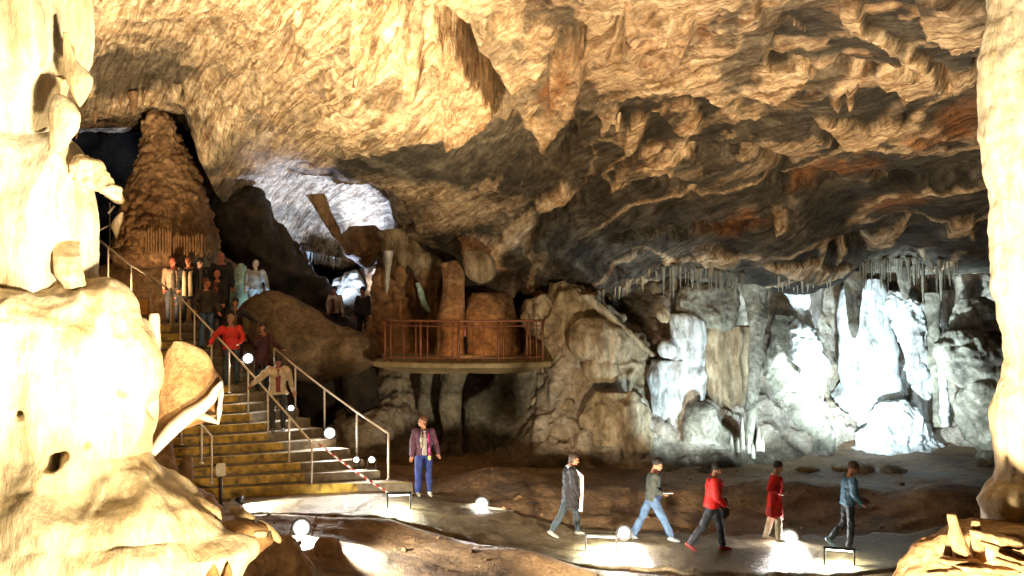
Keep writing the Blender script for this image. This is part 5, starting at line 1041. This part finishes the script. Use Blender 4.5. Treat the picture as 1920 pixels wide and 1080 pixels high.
# walkers, facing right
person('visitor walking in a long dark coat with a white scarf hanging down the front', walkspot(1068, 1000, 22.55), R90+.1, 1.70, arms=((6, 6, 25, -4), (-8, 6, 20, -2)), legs=((-24, -30), (20, 6)), lean=4, hpitch=16, build=1.2, hair=(.035, .018, .012), hairlen='medium', skin=(.40, .17, .10), top=('coat', (.010, .008, .014), .04), coat=.34, trousers=(.02, .035, .05), shoes=(.22, .21, .2), extras=(scarf((.75, .78, .82), .86, wide=1.7),))
def waist_jacket(c):
    mb = MB(); U = c['U']; mb.ell(U(0, -.03, .04), (.19, .17, .12), seg=18, rings=10); mb.ell(U(.02, -.13, .13), (.14, .09, .13), seg=14, rings=9); c['part'](mb, 'tied_jacket', (.012, .02, .07))
def paper(c):
    mb = MB(); a = c['arm'][0][2]; mb.box(tuple(a+Vector((0, -.10, .03))), (.16, .2, .012), 0, 0); c['solid'](mb, 'leaflet', (.8, .8, .8), False)
person('visitor striding in light blue jeans with a navy jacket round the waist', walkspot(1222, 1015, 22.3), R90, 1.70, arms=((-4, 10, 62, -30), (-8, 10, 58, -28)), legs=((28, 24), (-22, -28)), lean=6, hpitch=18, hair=(.012, .01, .01), hairlen='short', skin=(.42, .2, .12), top=('shirt', (.04, .05, .045), .02), trousers=(.06, .12, .24), flare=1.15, shoes=(.25, .3, .38), extras=(waist_jacket, paper), build=1.15)
def front_bag(c):
    mb = MB(); mb.ell(c['U'](0, -.2, .02), (.12, .09, .19), seg=14, rings=9); return mb
person('visitor walking in a red jacket with black collar and dark trousers', walkspot(1336, 1040, 21.7), R90-.1, 1.74, arms=((6, 12, 45, -20), (-6, 10, 38, -10)), legs=((-26, -36), (20, 8)), lean=5, hpitch=12, hair=(.012, .01, .01), skin=(.36, .18, .11), top=('jacket', (.62, .012, .010), .045), trousers=(.025, .03, .045), flare=1.15, shoes=(.25, .03, .035), collar=(.01, .01, .012), extras=(glasses, loose_bag('shoulder_bag', 'black bag carried in front of the visitor in the red jacket', (.012, .012, .015), (.0, -.24, -.06), (.24, .16, .44), False)), build=1.25)
def hem(c):
    mb = MB(); P = c['U'](0, 0, 0); n = 16; vs = []
    for z, rr in ((-.28, .205), (-.40, .228), (-.41, .218), (-.28, .195)):
        for k in range(n): t = 2*PI*k/n; vs.append(Vector((rr*math.cos(t), rr*.85*math.sin(t)+.0, c['pel'].z+z+.10*math.sin(t)*.5)))
    fs = []
    for r in range(4):
        for k in range(n): fs.append((r*n+k, r*n+(k+1) % n, ((r+1) % 4)*n+(k+1) % n, ((r+1) % 4)*n+k))
    mb.add(vs, fs); c['solid'](mb, 'coat_hem', (.75, .12, .16), True)
person('visitor walking in a long crimson coat and cream trousers', walkspot(1452, 1026, 22.5), R90-.25, 1.60, arms=((-30, 24, 62, -30), (-16, 14, 66, -30)), legs=((10, 2), (-8, -16)), lean=5, hpitch=10, build=1.2, hair=(.02, .012, .012), hairlen='short', skin=(.44, .24, .17), top=('coat', (.60, .012, .012), .03), coat=.38, trousers=(.72, .66, .48), flare=1.1, shoes=(.6, .55, .42), collar=(.7, .6, .5), extras=(hem,))
person('visitor walking in a blue denim jacket and dark cap with hands held in front', walkspot(1590, 1030, 21.9), R90, 1.72, arms=((4, 8, 42, -14), (0, 8, 38, -12)), legs=((3, -6), (-4, -42)), lean=5, build=1.18, hpitch=16, hair=(.05, .025, .015), skin=(.30, .13, .07), top=('jacket', (.07, .16, .25), .03), trousers=(.012, .018, .028), shoes=(.12, .18, .22), extras=(hat((.06, .03, .018), .0, True), loose_bag('hand_bag', 'brown hand bag held in front by the visitor in the blue jacket', (.16, .075, .05), (.0, -.3, .03), (.15, .24, .16), False)))
# standing by the stairs, facing camera, looking left
person('visitor standing in a colourful jacket and bright blue trousers at the foot of the stairs', walkspot(794, 930, 24.25), .25, 1.70, arms=((2, 14, 8, 6), (-6, 20, 28, 10)), legs=((2, -2), (3, 8)), lean=-1, hyaw=-68, hpitch=2, hair=(.10, .035, .015), hairlen='medium', skin=(.50, .22, .13), top=('jacket', (.09, .03, .06), .03), trousers=(.015, .035, .2), flare=1.1, shoes=(.8, .78, .7), shirt=(.34, .32, .32), extras=(
    lambda c: c['solid'](MB().tube([c['U'](-.075, -.14, .47), c['U'](-.085, -.155, .3), c['U'](-.07, -.15, .12)], [.02, .025, .02], 8), 'jacket_panel', (.55, .5, .35)),
    lambda c: c['solid'](MB().tube([c['U'](.08, -.135, .44), c['U'](.09, -.155, .28), c['U'](.1, -.15, .1), c['U'](.1, -.145, -.05)], [.025, .03, .03, .022], 8), 'jacket_panel', (.5, .04, .22)),
    lambda c: c['solid'](MB().ell(c['U'](.11, -.14, -.1), (.035, .03, .06)), 'glove', (.75, .7, .15)),
    loose_bag('backpack', 'dark purple and tan backpack on the visitor by the stairs', (.06, .03, .09), (.17, .14, .28), (.26, .2, .42), True)), collar=(.03, .03, .03))
# people on the stairs
def on_step(k, px):
    z = step_z(k); b = Lm(z).lerp(Lm(z+RZ), .5); c = Lr(z).lerp(Lr(z+RZ), .5); best = None
    for i in range(-60, 161):
        t = i/100; p = b.lerp(c, t); x = 960+p.x/p.y*F
        if best is None or abs(x-px) < best[0]: best = (abs(x-px), p)
    p = best[1]; return Vector((p.x, p.y, z+.003))
def on_landing(px, D): return Vector(((px-960)/F*D, D, step_z(NS)+.003))
DK = (.012, .011, .012)
person('visitor with arms out in an open cream jacket coming down the stairs', on_step(5, 521), .25, 1.74, arms=((22, 48, 30, 48), (4, 22, 14, 14)), legs=((14, 2), (-4, -10)), lean=6, hpitch=25, hair=(.03, .02, .015), skin=(.42, .17, .12), top=('jacket', (.62, .5, .36), .04), coat=.1, trousers=(.03, .03, .03), shirt=(.22, .035, .045), shoes=(.1, .09, .08))
person('visitor in a maroon top holding a hand up to the mouth on the stairs', on_step(9, 492), .5, 1.62, arms=((50, 12, 145, -35), (20, 30, 60, 30)), legs=((4, 0), (-4, -6)), lean=4, hyaw=-35, hair=(.03, .015, .012), hairlen='medium', skin=(.45, .19, .13), top=('jacket', (.055, .014, .018), .035), coat=.3, trousers=(.02, .025, .035))
person('grey haired visitor in a bright red jacket holding the middle handrail', on_step(10, 433), .15, 1.64, arms=((28, 42, 40, 20), (18, 24, 60, -20)), legs=((8, 0), (-2, -6)), lean=9, hyaw=-8, hpitch=8, hair=(.36, .25, .14), skin=(.48, .24, .15), top=('jacket', (.62, .03, .022), .035), trousers=(.03, .04, .055), build=1.1)
person('dark haired visitor in black reaching an arm towards the boulder', on_step(12, 441), .2, 1.62, arms=((10, 12, 25, 5), (22, 52, 25, 48)), legs=((4, 0), (-3, -4)), lean=3, hair=(.008, .008, .01), hairlen='medium', skin=(.33, .15, .09), top=('jacket', DK, .035), trousers=DK, shirt=(.16, .09, .05))
person('bearded visitor in a dark plaid jacket and blue jeans looking right from the handrail', on_step(14, 387), .7, 1.72, arms=((18, 28, 35, 20), (8, 12, 30, 4)), legs=((4, -2), (-3, -5)), lean=0, hyaw=50, hpitch=-6, hair=(.14, .05, .02), skin=(.5, .19, .1), top=('jacket', (.045, .035, .025), .04), trousers=(.07, .13, .24), build=1.05)
person('visitor in a dark red shirt and black coat behind the man in jeans', on_step(15, 407), .0, 1.75, arms=((10, 8, 70, -15), (6, 8, 30, 0)), lean=0, hair=(.3, .13, .07), hairlen='bald', skin=(.5, .19, .11), top=('coat', DK, .035), coat=.2, trousers=DK, shirt=(.3, .03, .025))
person('tall visitor in black standing highest at the top of the stairs', on_landing(416, 30.3), .1, 1.86, arms=((4, 10, 10, 4), (4, 10, 10, 4)), hyaw=-10, hair=(.12, .04, .03), hairlen='bald', skin=(.45, .13, .08), top=('jacket', DK, .04), trousers=DK, build=1.15)
person('bald visitor in a cream waistcoat at the left of the group on the landing', on_landing(323, 29.8), .5, 1.72, arms=((6, 10, 20, 4), (6, 10, 20, 4)), hyaw=20, hairlen='bald', skin=(.5, .12, .07), top=('jacket', (.36, .24, .16), .03), trousers=(.03, .035, .05), shirt=(.06, .04, .03))
person('visitor in black with a long cream scarf over both shoulders', on_landing(354, 29.3), .1, 1.71, arms=((6, 10, 20, 4), (6, 10, 20, 4)), hair=(.2, .07, .03), skin=(.45, .18, .1), top=('coat', DK, .035), coat=.3, trousers=DK, extras=(scarf((.66, .52, .32), .72),))
person('visitor in black with a dark cap and glasses beside the long cream scarf', on_landing(374, 30.2), .3, 1.70, hyaw=40, hair=DK, skin=(.34, .18, .13), top=('jacket', DK, .035), trousers=DK, extras=(hat((.012, .012, .012), 0, True), glasses))
person('visitor in a pale blue white jacket lit up behind the big boulder', Vector(((479-960)/F*31.0, 31.0, 4.05)), .1, 1.68, arms=((5, 14, 30, 0), (6, 22, 18, 14)), hyaw=-15, lean=-2, hair=(.5, .5, .5), hairlen='short', skin=(.6, .5, .45), top=('jacket', (.42, .46, .56), .045), trousers=(.3, .34, .42), extras=(glasses,), build=1.1)
# far passage
person('visitor in a white shirt and dark scarf far back in the passage beyond the boulder', Vector(((627-960)/F*34.2, 34.2, 3.35)), .3, 1.66, arms=((10, 10, 40, 0), (5, 12, 20, 4)), hyaw=-20, hair=DK, skin=(.3, .13, .09), top=('shirt', (.5, .42, .38), .025), trousers=DK, extras=(scarf((.12, .02, .03), .5, sides=(-1,)),))
person('visitor in dark clothes standing nearest the left end of the platform passage', Vector(((681-960)/F*33.2, 33.2, 3.3)), -.4, 1.68, hair=DK, skin=(.22, .08, .05), top=('jacket', DK, .035), trousers=DK)
person('visitor half hidden behind the railing with a pink bag strap', Vector(((870-960)/F*31.6, 31.6, 2.85)), .3, 1.45, arms=((30, 10, 60, -10), (30, 10, 60, -10)), hair=DK, skin=(.3, .12, .09), top=('jacket', DK, .03), trousers=DK, shirt=(.6, .3, .3))


# ------------------------------------------------------------------ loose grit and small stones beside the path
rg = random.Random(4); mb = MB(); k = 0
while k < 420:
    X = rg.uniform(-9, 11); Y = rg.uniform(19.5, 28.5); pd = float(path_d(np.array([X]), np.array([Y]))[0])
    if pd < .75 or rg.random() > math.exp(-(pd-.75)*.9)+.08: continue
    if X < -2.2 and Y > 23.4: continue
    k += 1; r = .015+.05*rg.random()**3; z = ground(X, Y)
    R3 = Matrix.Rotation(rg.uniform(0, 6), 3, 'Z') @ Matrix.Rotation(rg.uniform(-.5, .5), 3, 'X')
    mb.ell((X, Y, z+r*.3), (r*rg.uniform(.8, 1.5), r, r*rg.uniform(.5, .8)), R3, 6, 4)
tag(mb.build('gravel', M['brown'], None, False), 'loose grit and small stones on the brown ground beside the path', 'gravel', kind='stuff')
